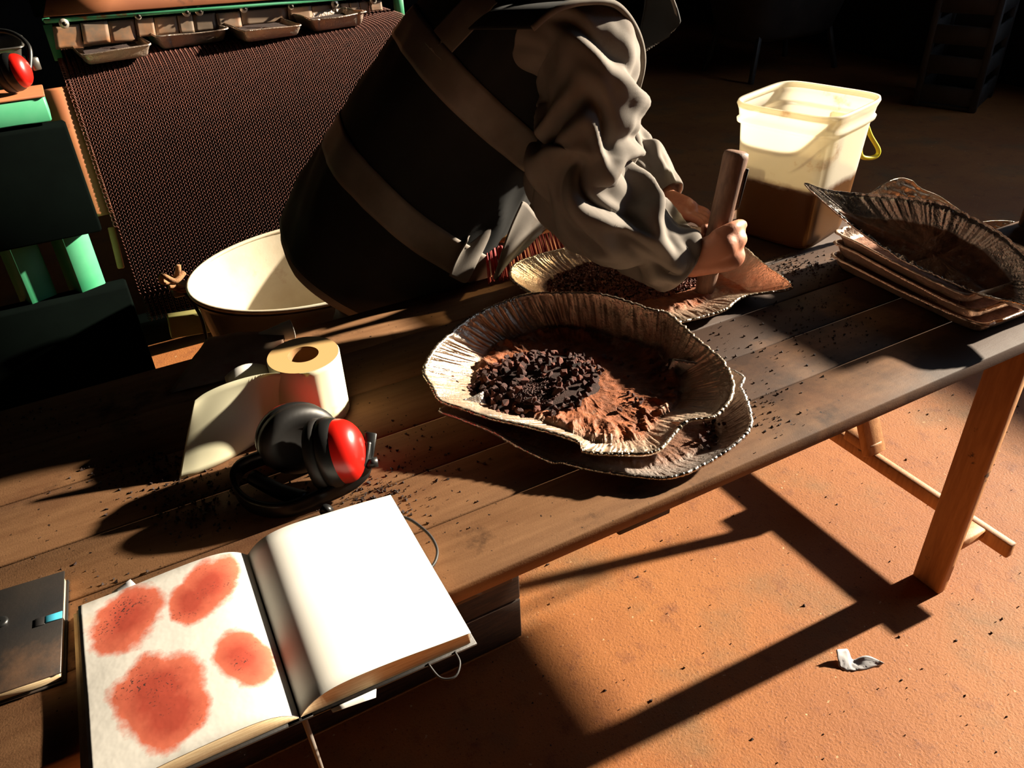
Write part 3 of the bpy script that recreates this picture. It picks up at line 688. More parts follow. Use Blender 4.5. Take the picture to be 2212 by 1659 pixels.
# big oval pan propped on the stack, open side towards the camera
rimS = [GX(*q) for q in ((1745,415,-.15),(1790,428,-.11),(1860,437,-.055),(1950,446,-.02),(2032,463,.005),(2100,495,.02),(2160,530,.022),(2212,580,.02),(2255,640,-.01),(2250,690,-.05),(2190,664,-.09),(2120,648,-.11),(2050,618,-.118),(1940,562,-.118),(1860,512,-.125),(1800,465,-.14))]
rimS = [p+Vector((0,0,.014)) for p in rimS]
cS = sum((p for p in rimS), Vector())/len(rimS)
Nn = 420; Rr = [Vector(p) for p in cr(rimS, Nn, True)]; back = Vector((.30,-.05,-1)).normalized()
rings, D = [], []
for k in range(18):
    s = k/17
    for_ = []
    for j in range(Nn):
        th_ = j/Nn; w = min(1, s/.62); p = cS.lerp(Rr[j], .05+.95*max(w*.74, .74*w+.26*max(0,(s-.62)/.38)))
        dep = .030*(1-max(0,(s-.55)/.45)**1.3)
        pl = rid(math.cos(th_*2*PI)*30,math.sin(th_*2*PI)*30,s*.5)*.007*max(0,(s-.5)/.5)
        cs = (rid(p.y*30,p.z*40,4)**3)*.004*(s < .7)
        for_.append(p+back*(dep+pl+cs)); D.append(.9 if s < .6 else .12)
    rings.append(for_)
for k in range(1,5):
    a = k/4*PI*1.2; rings.append([Rr[j]+ (Rr[j]-cS).normalized()*(.0045*(1-math.cos(a))*(1+.4*rid(j*.9))) + back*(.0045*math.sin(a)-.000) for j in range(Nn)]); D += [.03]*Nn
th = Thing('foil_pan', 'large oval foil pan propped on top of the tray stack', 'foil pan', (cS.x,cS.y,.86), 'oval foil pans on the table')
o = th.part('foil_shell', loft(rings, True, True, False), MT['foil_clean'], solid=.0004); a = o.data.attributes.new('dust','FLOAT','POINT'); a.data.foreach_set('value', D)
# crumpled foil peaks behind it
def crumple(px, y, pts, label, seed, amp=.012):
    P = [GY(a,b,y) for a,b in pts]; lo = [GY(a,pts[0][1]+(pts[-1][1]-pts[0][1])*i/(len(pts)-1)+24,y+.02) for i,(a,b) in enumerate(pts)]
    fn = lambda u,v: Vector((.3,-1,.2))*(amp*math.sin(PI*u)*(.5+v)*(rid(u*7+seed,v*5)*.7+rid(u*19,v*13+seed)*.4))
    vf = sheet(P, lo, 70, 30, fn)
    single('foil_wrap', vf, MT['foil'], (P[0].x,P[0].y,.9), label, 'crumpled foil', 'crumpled foil behind the tray stack', solid=.0004)
crumple(0, .50, [(1855,432),(1880,415),(1910,395),(1940,384),(1965,390),(1990,408),(2030,425),(2075,455)], 'crumpled foil peak standing up behind the propped pan', 2)
crumple(0, .42, [(2115,480),(2150,476),(2185,478),(2215,488),(2260,520),(2300,560)], 'low crumpled foil fold behind the propped pan\'s rim', 8)
# scrap of paper on the floor
P = [G(1808,1402,.012),G(1830,1400,.02),G(1838,1420,.004)]; Q = [G(1812,1447,.001),G(1850,1448,.001),G(1912,1430,.006)]
single('paper_scrap', sheet([G(1806,1404,.022),G(1830,1402,.016),G(1842,1424,.004),G(1872,1416,.014),G(1910,1432,.006)],[G(1812,1440,.002),G(1825,1449,.001),G(1845,1449,.001),G(1870,1446,.001),G(1905,1436,.001)],24,8,lambda u,v:(0,0,.003*n1(u*9,v*5))), MT['scrap'], G(1850,1440,0), 'grey crumpled paper scrap on the orange floor', 'paper scrap', solid=.0005)

# ================================================================== metal tub behind the table
rim = [G(392,590,.60),G(430,545,.61),G(500,505,.615),G(600,482,.62)]
tc_ = Vector((-1.03,1.465,.60)); RX, RY = .36, .215
def tring(k, z, dx=0, tilt=.03):
    return [tc_+Vector((RX*k*math.cos(2*PI*i/72)+dx, RY*k*math.sin(2*PI*i/72), z+tilt*math.sin(2*PI*i/72))) for i in range(72)]
tub = Thing('metal_tub', 'whitewashed metal tub with a rope tied at its lip behind the table', 'tub', (tc_.x,tc_.y,.16))
tub.part('tub_wall', loft([tring(1.02,-.012),tring(.985,-.03),tring(.90,-.22,0,.01),tring(.80,-.40,0,0),tring(.78,-.42,0,0)], True, False, True), MT['tubout'])
tub.part('tub_lining', loft([tring(1.0,0),tring(.97,-.03),tring(.88,-.22,0,.01),tring(.76,-.36,0,0),tring(.60,-.395,0,0),tring(.02,-.40,0,0)], True, False, True), MT['tub'], label='pale limewashed inside of the tub')
tub.part('rolled_rim', tube(tring(1.01,.0), .006, 8, closed=True), MT['tub'])
lug = tc_+Vector((-RX-.01,.02,-.01))
lug = G(400,600,.60)
tub.part('handle_lug', box(lug+Vector((-.02,0,-.03)),(.05,.05,.03),0,.006), MT['tubout'])
tub.part('rope_knot', merge(tube(cr([lug+Vector(v) for v in ((.0,-.01,.02),(-.03,-.03,.01),(-.055,-.02,.03),(-.06,.01,.0),(-.03,.02,-.02),(-.02,-.03,-.015),(-.05,-.035,.0))],40),.008,8), tube(cr([lug+Vector(v) for v in ((-.03,0,.0),(-.015,-.02,.03),(-.01,-.02,.05))],14),.008,8), tube(cr([lug+Vector(v) for v in ((-.03,-.02,.0),(-.03,-.04,-.015),(-.005,-.045,-.02))],14),.005,8)), MT['rope'])
tub.part('rope_tail', tube(cr([lug+Vector(v) for v in ((-.02,-.02,-.02),(.0,-.03,-.07),(.01,-.03,-.13),(.005,-.02,-.22))],24),.005,8), MT['rubber'])
st_ = Thing('low_stand', 'dark low wooden stand carrying the metal tub', 'stand', (tc_.x,tc_.y,0))
st_.part('stand_top', box2((tc_.x-.33,tc_.y-.19,.14),(tc_.x+.33,tc_.y+.19,.178)), MT['woodedge'])
for a in (-1,1):
    for b in (-1,1): st_.part('leg', box2((tc_.x+a*.28-.03,tc_.y+b*.15-.03,0),(tc_.x+a*.28+.03,tc_.y+b*.15+.03,.14)), MT['woodedge'])

# ================================================================== conveyor oven
YC = 2.2; BX0, BX1 = -1.512, -.40
cv = Thing('conveyor_machine', 'green belt conveyor machine with rusty wire mesh belt and rubber strip curtain', 'conveyor', (-.95,2.2,0))
prof = cr([(0,y,z) for y,z in ((2.9,1.105),(2.5,1.105),(2.14,1.105),(2.03,1.092),(1.95,1.045),(1.885,.955),(1.83,.83),(1.785,.70),(1.75,.58),(1.735,.50),(1.75,.40))], 400)
prof = np.array(prof)[:,1:]; seg = np.r_[0,np.cumsum(np.hypot(*np.diff(prof,axis=0).T))]
pitch = .0105; rows = int(seg[-1]/pitch)
def pat(s):
    y = np.interp(s,seg,prof[:,0]); z = np.interp(s,seg,prof[:,1]); y2 = np.interp(s+.01,seg,prof[:,0]); z2 = np.interp(s+.01,seg,prof[:,1])
    ty, tz = y2-y, z2-z; l = np.hypot(ty,tz)+1e-9; return y, z, tz/l, -ty/l     # normal (ny,nz)
xs_ = np.arange(BX0,BX1,.0072); nxp = len(xs_)
Vb, Fb = [], []
base_i = 0
for r_ in range(rows):
    zig = np.where(np.arange(nxp)%2==0, -.62, .62)
    s = np.clip((r_+.5+zig)*pitch, 0, seg[-1]-.012); y, z, ny_, nz_ = pat(s)
    sgn = -1. if nz_.mean() < 0 else 1.
    off = np.where(np.arange(nxp)%2==0, .0018, -.0018)
    cx = xs_; cy = y+sgn*ny_*off; cz = z+sgn*nz_*off
    for k in range(3):
        a = 2*PI*k/3; ox = .0016*math.cos(a); on = .0016*math.sin(a)
        Vb.append(np.stack([cx+ox, cy+sgn*ny_*on, cz+sgn*nz_*on],1))
    i = np.arange(nxp-1)
    for k in range(3):
        k2 = (k+1)%3; Fb.append(np.stack([base_i+k*nxp+i, base_i+k2*nxp+i, base_i+k2*nxp+i+1, base_i+k*nxp+i+1],1))
    base_i += 3*nxp
Vb = np.concatenate(Vb)-np.array(tuple(cv.loc)); Fb = np.concatenate(Fb)
me = bpy.data.meshes.new('mesh_belt'); me.vertices.add(len(Vb)); me.vertices.foreach_set('co', Vb.astype(np.float32).ravel())
me.loops.add(len(Fb)*4); me.loops.foreach_set('vertex_index', Fb.astype(np.int32).ravel()); me.polygons.add(len(Fb))
me.polygons.foreach_set('loop_start', np.arange(0,len(Fb)*4,4,dtype=np.int32)); me.update(calc_edges=True); me.validate(); me.materials.append(MT['wire'])
belt = link('mesh_belt', me, cv.o); belt['kind'] = 'stuff'; belt['label'] = 'rusty woven wire mesh belt'
# dark drum and slider bed under the belt
def under(off, x0, x1, n=60, s0=0., s1=None):
    ss = np.linspace(s0, (s1 or seg[-1])-.015, n); y, z, ny_, nz_ = pat(ss); 
    A = [Vector((x0, a-sg*b*off, c-sg*d_*off)) for a,c,b,d_,sg in zip(y,z,ny_,nz_,np.ones(n))]
    return loft([[p, Vector((x1,p.y,p.z))] for p in A], False)
y,z,ny_,nz_ = pat(np.array([seg[-1]*.5])); sg0 = 1 if (nz_[0] > 0) else -1
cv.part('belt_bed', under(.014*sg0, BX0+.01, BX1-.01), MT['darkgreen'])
# chain links along the belt's left edge
for k in range(54):
    s = .62+k*.0135
    if s > seg[-1]-.03: break
    y,z,ny_,nz_ = pat(np.array([s])); y2,z2,_,_ = pat(np.array([s+.01])); tdir = Vector((0,y2[0]-y[0],z2[0]-z[0])).normalized()
    c_ = Vector((BX0-.004, y[0], z[0])); M = axisM((0,-tdir.z,tdir.y), tdir)
    cv.part('edge_link', tube([c_+M@Vector((.0075*math.cos(a),.005*math.sin(a),0)) for a in np.linspace(0,2*PI,10)[:-1]],.0016,4,closed=True), MT['wire'])
# side plate behind the edge chain
cv.part('side_plate', under(.004*sg0, BX0-.085, BX0+.004, 40, .93, 1.32), MT['rustplate'], solid=.003, label='rusty orange side plate')
cv.part('side_plate', beam(GY(240,490,1.84),GY(262,580,1.80), .01, .02, (1,0,0)), MT['rustplate'])
# hood and strip curtain
hl, hr = GY(95,45,YC-.01), GY(840,-5,YC-.01)
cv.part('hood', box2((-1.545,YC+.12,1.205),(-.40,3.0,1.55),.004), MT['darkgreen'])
cv.part('hood_lip', beam(GY(94,46,2.095),GY(845,-12,2.265), .012, .012), MT['green'])
cv.part('hood_plate', sheet([GY(110,-60,2.2),GY(560,-120,2.3),GY(850,-120,2.4)],[GY(94,36,2.085),GY(500,6,2.17),GY(850,-20,2.25)],6,4), MT['rustplate'], solid=.004, label='rust-orange hood plate')
cv.part('side_cheek', box2((-1.53,YC-.02,1.10),(-1.505,YC+.3,1.20),.002), MT['green'])
tops = [110,173,290,382,416,518,620,715,752,773,795,826]
lens_ = [56,52,56,50,50,48,44,40,42,44,40,36]
# strip seams (pixel columns along the top) and hem heights
segs = [(112,172,57,40,107),(173,232,50,0,95),(232,290,46,0,93),(290,331,41,0,80),(331,382,38,0,76),(382,415,34,0,72),(415,465,32,0,68),(465,518,29,0,63),(518,620,24,0,54),(620,672,17,0,43),(672,715,14,0,40),(715,733,9,0,36),(733,754,8,0,35),(754,775,7,0,37),(775,796,5,0,30),(796,824,3,0,24)]
CY = lambda px: 2.10+.17*(px-112)/712
for k, (xa, xb, yt, _, yb) in enumerate(segs):
    yt2 = yt-(xb-xa)*.085; yb2 = yb-(xb-xa)*.07
    yy = YC-.028-.0035*(k%2); sk = (yb-yt)*.17
    q0_, q1_ = CY(xa)-.0035*(k%2), CY(xb)-.0035*(k%2)
    v = [GY(xa+1,yt,q0_),GY(xb-1,yt2,q1_),GY(xb-1+sk,yb2,q1_-.004),GY(xa+1+sk,yb,q0_-.004)]
    cv.part('curtain_strip', sheet([v[0],v[1]],[v[3],v[2]],6,8,lambda u,w,k=k:(0,-.004*w*n1(k*3.3,u*2,w*2),0)), MT['curtain'], solid=.004)
for px, py, big in ((138,51,1),(298,35,.75),(402,26,1),(430,24,1),(526,18,1),(628,14,.75),(723,8,1),(806,0,1)):
    p = GY(px,py,CY(px)-.010); M = axisM((.16,-1,0))
    w_ = cv.part('washer', lathe([(.001,.004),(.0125*big,.004),(.0135*big,.002),(.0135*big,0)], p, 20, True, False, M), MT['washer'])
    cv.part('bolt', lathe([(.006,.004),(.006,.010),(.0035,.010),(.0035,.015),(.001,.015)], p, 8, False, True, M), MT['bolt'], parent=w_)
# frame: posts and beams
YP = 1.74
for px, py in ((60,600),(172,580)):
    p = GY(px,py,YP-.06); cv.part('post', box((p.x,YP,.50),(.075,.08,1.0),math.radians(24),.004), MT['green'])
bm_ = GY(52,232,1.68)
bxr = GY(104,235,1.68).x
cv.part('side_beam', box2((-2.3,YP-.06,bm_.z-.042),(bxr,YP+.06,bm_.z+.018),.004), MT['green'])
cv.part('beam_cap', box2((-2.3,YP-.065,bm_.z+.018),(bxr+.003,YP+.065,bm_.z+.024),.002), MT['rustplate'])
h0, h1 = GY(218,535,1.65), GY(60,535,1.65)
cv.part('shade_panel', box2((-2.25,1.655,h1.z),(GY(215,480,1.65).x,1.72,bm_.z-.05),.006), MT['darkgreen'])  # added dark box standing in for the shade over the upper posts
cv.part('shade_skirt', box2((-2.25,1.66,0),(GY(300,690,1.66).x,1.73,GY(120,655,1.66).z),.006), MT['darkgreen'])  # dark box added where the ground before the machine lies in shade
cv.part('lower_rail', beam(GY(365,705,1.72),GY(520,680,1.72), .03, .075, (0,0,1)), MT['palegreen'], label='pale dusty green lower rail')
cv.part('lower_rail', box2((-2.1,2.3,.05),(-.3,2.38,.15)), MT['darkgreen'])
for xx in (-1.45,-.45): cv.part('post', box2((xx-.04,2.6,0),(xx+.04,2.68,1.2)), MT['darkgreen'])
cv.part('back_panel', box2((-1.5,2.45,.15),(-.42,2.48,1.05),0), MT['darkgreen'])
cv.part('latch', box(GY(862,20,2.3),(.03,.03,.09)), MT['green'])
# trays on the belt
trl = ['foil tray of dark powder at the belt\'s chain-edged corner','foil tray mostly hidden under the strip curtain','foil tray of dark powder below the paired curtain bolts','narrow foil tray near the worker\'s back on the belt']
for k, (xa, xb, yb, yy, tw) in enumerate(((172,326,139,2.025,.17),(332,488,100,2.12,.17),(516,650,108,2.055,.17),(664,788,90,2.09,.15))):
    a, b = GY(xa+8,yb-2,yy), GY(xb-6,yb-10,yy); w = (b.x-a.x); c_ = Vector(((a.x+b.x)/2, yy+tw/2-.02, 1.108))
    vf, D = rect_tray(c_, w-.01, tw, .036, .10, (0,0), .012, 20+k*5, .012, crumple=.0035)
    th = Thing('foil_tray', trl[k], 'foil tray', (c_.x,c_.y,1.108), 'foil trays on the belt')
    o = th.part('foil_shell', vf, MT['tray'], solid=.0004); aa_ = o.data.attributes.new('dust','FLOAT','POINT'); aa_.data.foreach_set('value', D)
    rr = [[c_+Vector(((w/2-.012)*s*math.copysign(abs(math.cos(t_))**.35,math.cos(t_)), (tw/2-.008)*s*math.copysign(abs(math.sin(t_))**.35,math.sin(t_)), .022+.006*n1(t_*2,s*3,k))) for t_ in np.linspace(0,2*PI,33)[:-1]] for s in (1,.7,.4,.05)]
    single('ore_powder', loft(rr, True, False, True), MT['orepowder'], c_, ['dark powder in the tray at the belt\'s chain-edged corner','dark powder in the tray under the curtain','dark powder in the tray below the paired curtain bolts','dark powder in the narrow tray near the worker\'s back'][k], 'powder', kind='stuff')
# second pair of ear defenders and a pan on the side beam
bz = bm_.z+.024
cc = GY(28,178,1.735); cc.z = bz+.049
ed2 = Thing('ear_defenders', 'red and black ear defenders resting on the machine\'s side beam', 'ear defenders', (cc.x-.06,1.735,bz))
cup(ed2, cc, (.90,-.40,.15), (0,.1,1), .046, .038, .026, .022, MT['red'])
cup(ed2, cc+Vector((-.11,.01,-.005)), (-.95,-.1,.05), (0,.1,1), .046, .038, .026, .022, MT['red'])
ed2.part('headband', tube(cr([cc+Vector(v) for v in ((.045,.0,0),(.06,.04,.05),(.02,.10,.08),(-.07,.13,.08),(-.15,.10,.07),(-.18,.04,.04),(-.17,.01,.0))],40),.006,8), MT['black'])
ed2.part('slider', box(cc+Vector((.062,.02,.01)),(.02,.012,.03),.3,.002), MT['steel'])
pp = GY(20,118,1.93)
vf, D = rect_tray(Vector((pp.x-.13,2.0,pp.z-.03)), .30, .18, .05, 0, (0,0), 0, 3, .015, r=.02, crumple=.0003)
single('steel_pan', vf, MT['steel'], (pp.x-.13,2.0,pp.z-.03), 'shallow steel pan behind the ear defenders on the machine', 'pan', solid=.001)
cv.part('pan_shelf', box2((-2.2,1.90,pp.z-.08),(pp.x+.03,2.10,pp.z-.032)), MT['darkgreen'])
# ================================================================== the worker
# joints (metres): he stands behind the table facing along it, bent forward over the far pan
J = dict(pelvis=(-.96,1.03,.84), belly=(-.86,.99,1.00), chest=(-.70,.90,1.20), neck=(-.53,.84,1.37), head=(-.40,.80,1.50))
shR = GY(1275,110,.64); shL = Vector((-.50,1.04,1.26))
elR = GY(1240,400,.60); wrR = GY(1455,568,.50)
elL = Vector((-.36,1.05,.98)); wrL = G(1435,432,.845)
pr = Thing('person', 'worker in a dark vest with grey reflective bands, bending over the table and pounding ore', 'person', (-.96,1.03,0))
def capsule(pts, rad, n=18, m=8):
    P = cr(pts, (len(pts)-1)*m+1); R = np.interp(np.linspace(0,len(rad)-1,len(P)), range(len(rad)), rad)
    P = [Vector(p) for p in P]; d0 = (P[0]-P[1]).normalized(); d1 = (P[-1]-P[-2]).normalized()
    A = [P[0]+d0*(R[0]*math.sin(a)) for a in (1.5,1.1,.7,.35)]; ra = [R[0]*math.cos(a) for a in (1.5,1.1,.7,.35)]
    B = [P[-1]+d1*(R[-1]*math.sin(a)) for a in (.35,.7,1.1,1.5)]; rb = [R[-1]*math.cos(a) for a in (.35,.7,1.1,1.5)]
    return tube(A+P+B, ra+list(R)+rb, n)
def ellipsoid(c, r, M=None, n=20):
    c = Vector(c); rings = []
    for i in range(1,12):
        a = PI*i/12-PI/2; rings.append([c+((M or Matrix.Identity(3)) @ Vector((r[0]*math.cos(a)*math.cos(2*PI*k/n), r[1]*math.cos(a)*math.sin(2*PI*k/n), r[2]*math.sin(a)))) for k in range(n)])
    return loft(rings, True, True, True)
parts = []
V3 = Vector
P_ = {k: V3(v) for k,v in J.items()}
parts += [capsule([P_['pelvis'],P_['belly'],P_['chest']],[.13,.125,.13]), capsule([P_['chest'],(P_['chest']+P_['neck'])/2,P_['neck'],P_['head']],[.12,.09,.055,.055])]
HM = Matrix.Rotation(math.radians(50),3,'Y')          # head bowed towards the pan
hd_ = P_['head']+V3((.04,-.01,.01))
def HP(x,y,z): return hd_ + HM @ V3((x,y,z))
parts += [ellipsoid(hd_, (.098,.077,.115), HM), capsule([HP(.05,0,-.075),HP(.082,0,-.085)],[.045,.03]),
          capsule([HP(.092,0,.01),HP(.112,0,-.022),HP(.100,0,-.03)],[.010,.013,.012]), capsule([HP(.088,.02,-.062),HP(.094,0,-.062),HP(.088,-.02,-.062)],[.007,.009,.007])]
for s_ in (-1,1):
    parts += [ellipsoid(HP(-.01,s_*.078,-.01),(.018,.010,.032),HM), ellipsoid(HP(.083,s_*.032,.012),(.012,.014,.010),HM), capsule([HP(.088,s_*.05,.03),HP(.094,s_*.018,.032)],[.008,.009])]
hipR, hipL = V3((-.97,.94,.84)), V3((-.95,1.12,.84))
ftR, ftL = V3((-.93,.96,.09)), V3((-1.14,1.14,.09))
parts += [capsule([hipR,V3((-.90,.955,.47)),ftR],[.095,.065,.045]), capsule([hipL,V3((-1.00,1.13,.47)),ftL],[.095,.065,.045])]
for f_ in (ftR,ftL): parts.append(capsule([f_+V3((-.03,0,-.04)),f_+V3((.13,0,-.055))],[.045,.032]))
parts += [capsule([P_['chest']+V3((.04,-.02,.05)),shR+V3((0,.02,-.01)),elR,wrR],[.075,.052,.042,.032]), capsule([P_['chest']+V3((.08,.05,.03)),shL,elL,wrL],[.075,.052,.042,.032])]
# right hand: fist round the tool handle, back of the hand towards the camera
hax = ax                                                   # handle axis
gx = V3((1,0,0)); gx = (gx-hax*gx.dot(hax)).normalized(); gy = hax.cross(gx)      # gx along the table, gy away from the camera
gc = grip
def FP(a, r, z): return gc + gx*(r*math.cos(a)) + gy*(r*math.sin(a)) + hax*z
palm = [capsule([wrR, wrR.lerp(gc,.45)+gy*-.022, FP(-2.0,.046,.004)],[.030,.034,.032]), capsule([wrR.lerp(gc,.3)+gy*-.02+hax*-.008, FP(-1.5,.044,-.020), FP(-1.0,.042,-.018)],[.030,.029,.020]), capsule([wrR.lerp(gc,.3)+gy*-.02, FP(-1.6,.044,.014), FP(-1.0,.042,.014)],[.030,.026,.018])]
parts += palm
for i, z in enumerate((.026,.006,-.014,-.033)):
    k_ = (1.0,1.06,1.0,.86)[i]; rr_ = (.0098,.0102,.0098,.0088)[i]
    parts.append(capsule([FP(-1.45,.045,z), FP(-.70,.0455,z), FP(.15,.0375*1.02,z-.002), FP(1.05,.0345,z-.004), FP(1.9*k_,.0335,z-.004)],[rr_*1.15,rr_*1.1,rr_,rr_*.95,rr_*.85], 14, 5))
parts.append(capsule([FP(-2.3,.048,.020), FP(-1.75,.046,.040), FP(-1.0,.040,.044), FP(-.35,.050,.040)],[.018,.0145,.0125,.0105], 14, 5))
# left hand: steadying the pan, fingers spread forward
lh = G(1475,452,.83); fwd_ = (lh-wrL).normalized()
sdL = fwd_.cross(V3((0,0,1))).normalized(); upL = sdL.cross(fwd_)
parts.append(capsule([wrL, lh],[.030,.033])); parts.append(capsule([wrL.lerp(lh,.4)+sdL*.02, lh+sdL*.028+fwd_*.01],[.022,.018])); parts.append(capsule([wrL.lerp(lh,.4)-sdL*.02, lh-sdL*.028+fwd_*.01],[.022,.018]))
for i, (o_, L_) in enumerate(((.030,.070),(.011,.080),(-.010,.074),(-.030,.058))):
    b_0 = lh+sdL*o_+fwd_*.018; parts.append(capsule([b_0, b_0+fwd_*L_*.5+upL*.006, b_0+fwd_*L_*.82-V3((0,0,.012)), b_0+fwd_*L_*.95-V3((0,0,.028))],[.0105,.0098,.009,.008],14,5))
parts.append(capsule([lh+sdL*.03-fwd_*.03, lh+sdL*.055+fwd_*.0, lh+sdL*.062+fwd_*.035-V3((0,0,.01))],[.015,.012,.0095],14,5))
tmp = mesh('body', *merge(*parts), MT['skin']); to = link('tmp_body', tmp)
m_ = to.modifiers.new('r','REMESH'); m_.mode = 'VOXEL'; m_.voxel_size = .0045; m_.use_smooth_shade = True
m2 = to.modifiers.new('s','SMOOTH'); m2.factor = .5; m2.iterations = 4
dg = bpy.context.evaluated_depsgraph_get(); bmesh_ = bpy.data.meshes.new_from_object(to.evaluated_get(dg)); bpy.data.objects.remove(to)
bmesh_.transform(Matrix.Translation(-pr.loc)); bmesh_.materials.clear(); bmesh_.materials.append(MT['skin'])
bmesh_.polygons.foreach_set('use_smooth',[True]*len(bmesh_.polygons))
body = link('body', bmesh_, pr.o)
hairr = []
for i in range(1,12):
    a = PI*i/12-PI/2
    hairr.append([HP(.103*math.cos(a)*math.cos(2*PI*k/28)-.012, .083*math.cos(a)*math.sin(2*PI*k/28), .12*math.sin(a)+.012) for k in range(28)])
hv, hf = loft(hairr[4:], True, False, True)
pr.part('hair', (hv,hf), MT['hair'], solid=.004)
# ---- vest: a loft along the bent trunk
A0, A1 = V3((-1.03,1.05,.735)), V3((-.535,.845,1.385)); TT = (A1-A0).normalized()
S_ax = V3((-.12,-1,-.05)); S_ax = (S_ax-TT*S_ax.dot(TT)).normalized(); F_ax = S_ax.cross(TT)
if F_ax.x < 0: F_ax = -F_ax
vk = [0,.12,.25,.45,.65,.82,.93,1]
hs = [.205,.215,.215,.210,.212,.215,.17,.085]; hf_ = [.222,.236,.232,.214,.192,.160,.110,.07]; fo = [.018,.014,.008,-.004,-.018,-.022,-.01,.0]
def vest_pt(v, th, off=0.):
    a, b, c_ = np.interp(v,vk,hs), np.interp(v,vk,hf_), np.interp(v,vk,fo)
    pw = 2.35; cc_, ss_ = math.cos(th), math.sin(th)
    x = math.copysign(abs(cc_)**(2/pw),cc_); y = math.copysign(abs(ss_)**(2/pw),ss_)
    p = A0.lerp(A1,v) + S_ax*(a*x) + F_ax*(b*y+c_)
    d = (S_ax*x*b + F_ax*y*a).normalized()
    w = .010*n1(cc_*1.6+v*1.5, ss_*1.6, v*3) + .005*rid(cc_*3+v*5, ss_*3, v*4) * (1 if v > .1 else .6)
    if v < .22 and .3 < th < 2.2: w += .020*math.sin(th*9+v*8)*(1-v/.22)        # front hem hangs in folds
    return p + d*(w+off)
NV, NTH = 70, 120
vr = [[vest_pt(i/NV*.985, 2*PI*k/NTH) for k in range(NTH)] for i in range(NV+1)]
vest = pr.part('vest', loft(vr), MT['vest'], solid=.006, label='black work vest')
def band(v0, v1, t0=0, t1=2*PI, skew=-.03):
    n = max(24, int(NTH*(t1-t0)/(2*PI))); cl = abs(t1-t0-2*PI) < 1e-6
    rings = []
    for i in range(9):
        u = i/8; rings.append([vest_pt(v0+(v1-v0)*u + skew*math.sin(t0+(t1-t0)*k/(n if cl else n-1)), t0+(t1-t0)*k/(n if cl else n-1), .0052) for k in range(n)])
    return loft(rings, cl)
BV = [(.235,.325),(.56,.65)]
for b0_, b1_ in BV: pr.part('reflective_band', band(b0_,b1_), MT['band'], parent=vest, solid=.001)
for t0_ in (5.05,3.85): pr.part('reflective_band', band(.645,.97,t0_,t0_+.36,0), MT['band'], parent=vest, solid=.001)
# ---- jacket sleeves, hem and collar
def sleeve(path, rad, seed, folds, n=110, m=190):
    P = cr(path, m); R = np.interp(np.linspace(0,len(rad)-1,m), range(len(rad)), rad); fr = frames(P); rings = []
    L = len(fr)
    for i, ((p,t_,a,b), q) in enumerate(zip(fr,R)):
        u = i/(L-1); ring = []
        for k in range(n):
            th = 2*PI*k/n; cc_, ss_ = math.cos(th), math.sin(th)
            amp = np.interp(u,[0,.15,.35,.55,.8,.96,1],folds)
            g = u*11+1.5*n1(cc_*1.2+seed,ss_*1.2,u*3)*1.4 + .55*math.sin(th+seed+u*4)
            g2 = g*2.6+2.2*n1(cc_*1.7+seed,ss_*1.7,u*4+3)
            w = amp*(.62*math.sin(g2) + .30*math.sin(g2*1.9+cc_*2+seed) + .75*n1(cc_*1.5+seed,ss_*1.5,u*8) + .35*n1(cc_*3,ss_*3,u*14+seed))
            ring.append(p+(a*cc_+b*ss_)*(q+w))
        rings.append(ring)
    return loft(rings)
ew = (wrR-elR).normalized(); cuff = wrR + ew*.012
slR = sleeve([shR+V3((-.05,.10,.03)), shR+V3((-.01,.03,.0)), shR.lerp(elR,.35)+V3((.012,-.01,0)), shR.lerp(elR,.75)+V3((.006,-.012,0)), elR+V3((-.004,-.01,0)), elR.lerp(wrR,.4)+V3((0,0,.0)), elR.lerp(wrR,.8), cuff], [.092,.095,.093,.092,.094,.088,.074,.060], 2.3, [.006,.012,.020,.026,.024,.012,.004])
slL = sleeve([shL+V3((-.05,-.05,0)), shL, shL.lerp(elL,.5), elL, elL.lerp(wrL,.5), wrL+(wrL-elL).normalized()*.0], [.10,.10,.092,.088,.076,.055], 7.7, [.006,.010,.016,.020,.016,.010,.004])
jr = [[vest_pt(i/10*.12-.03, 2*PI*k/90, -.016) for k in range(90)] for i in range(11)]
jk = pr.part('jacket', merge(slR, slL, loft(jr)), MT['jacket'], solid=.004, label='grey work jacket')
ce = frames([elR, cuff])[1]
pr.part('cuff', tube([cuff-ew*.035+ (V3((0,0,0))), cuff-ew*.012, cuff+ew*.004], [.064,.062,.058], 40, False), MT['jacket'], parent=jk, solid=.004)
# front flaps hanging open below the chest
fl1 = sheet([GY(1128,436,.71),GY(1160,462,.745),GY(1190,495,.79)],[GY(1062,604,.71),GY(1090,585,.745),GY(1120,545,.79)],24,20,lambda u,v:(.006*math.sin(u*9+v*2),.012*math.sin(u*8+v*3),0))
fl2 = sheet([GY(1010,520,.755),GY(1060,470,.785),GY(1110,450,.81)],[GY(975,600,.755),GY(1010,604,.785),GY(1060,560,.81)],20,16,lambda u,v:(0,.012*math.sin(u*8+v*2),0))
pr.part('jacket_flap', fl1, MT['jacket'], parent=jk, solid=.003)
pr.part('jacket_flap', fl2, MT['jacket'], parent=jk, solid=.003)
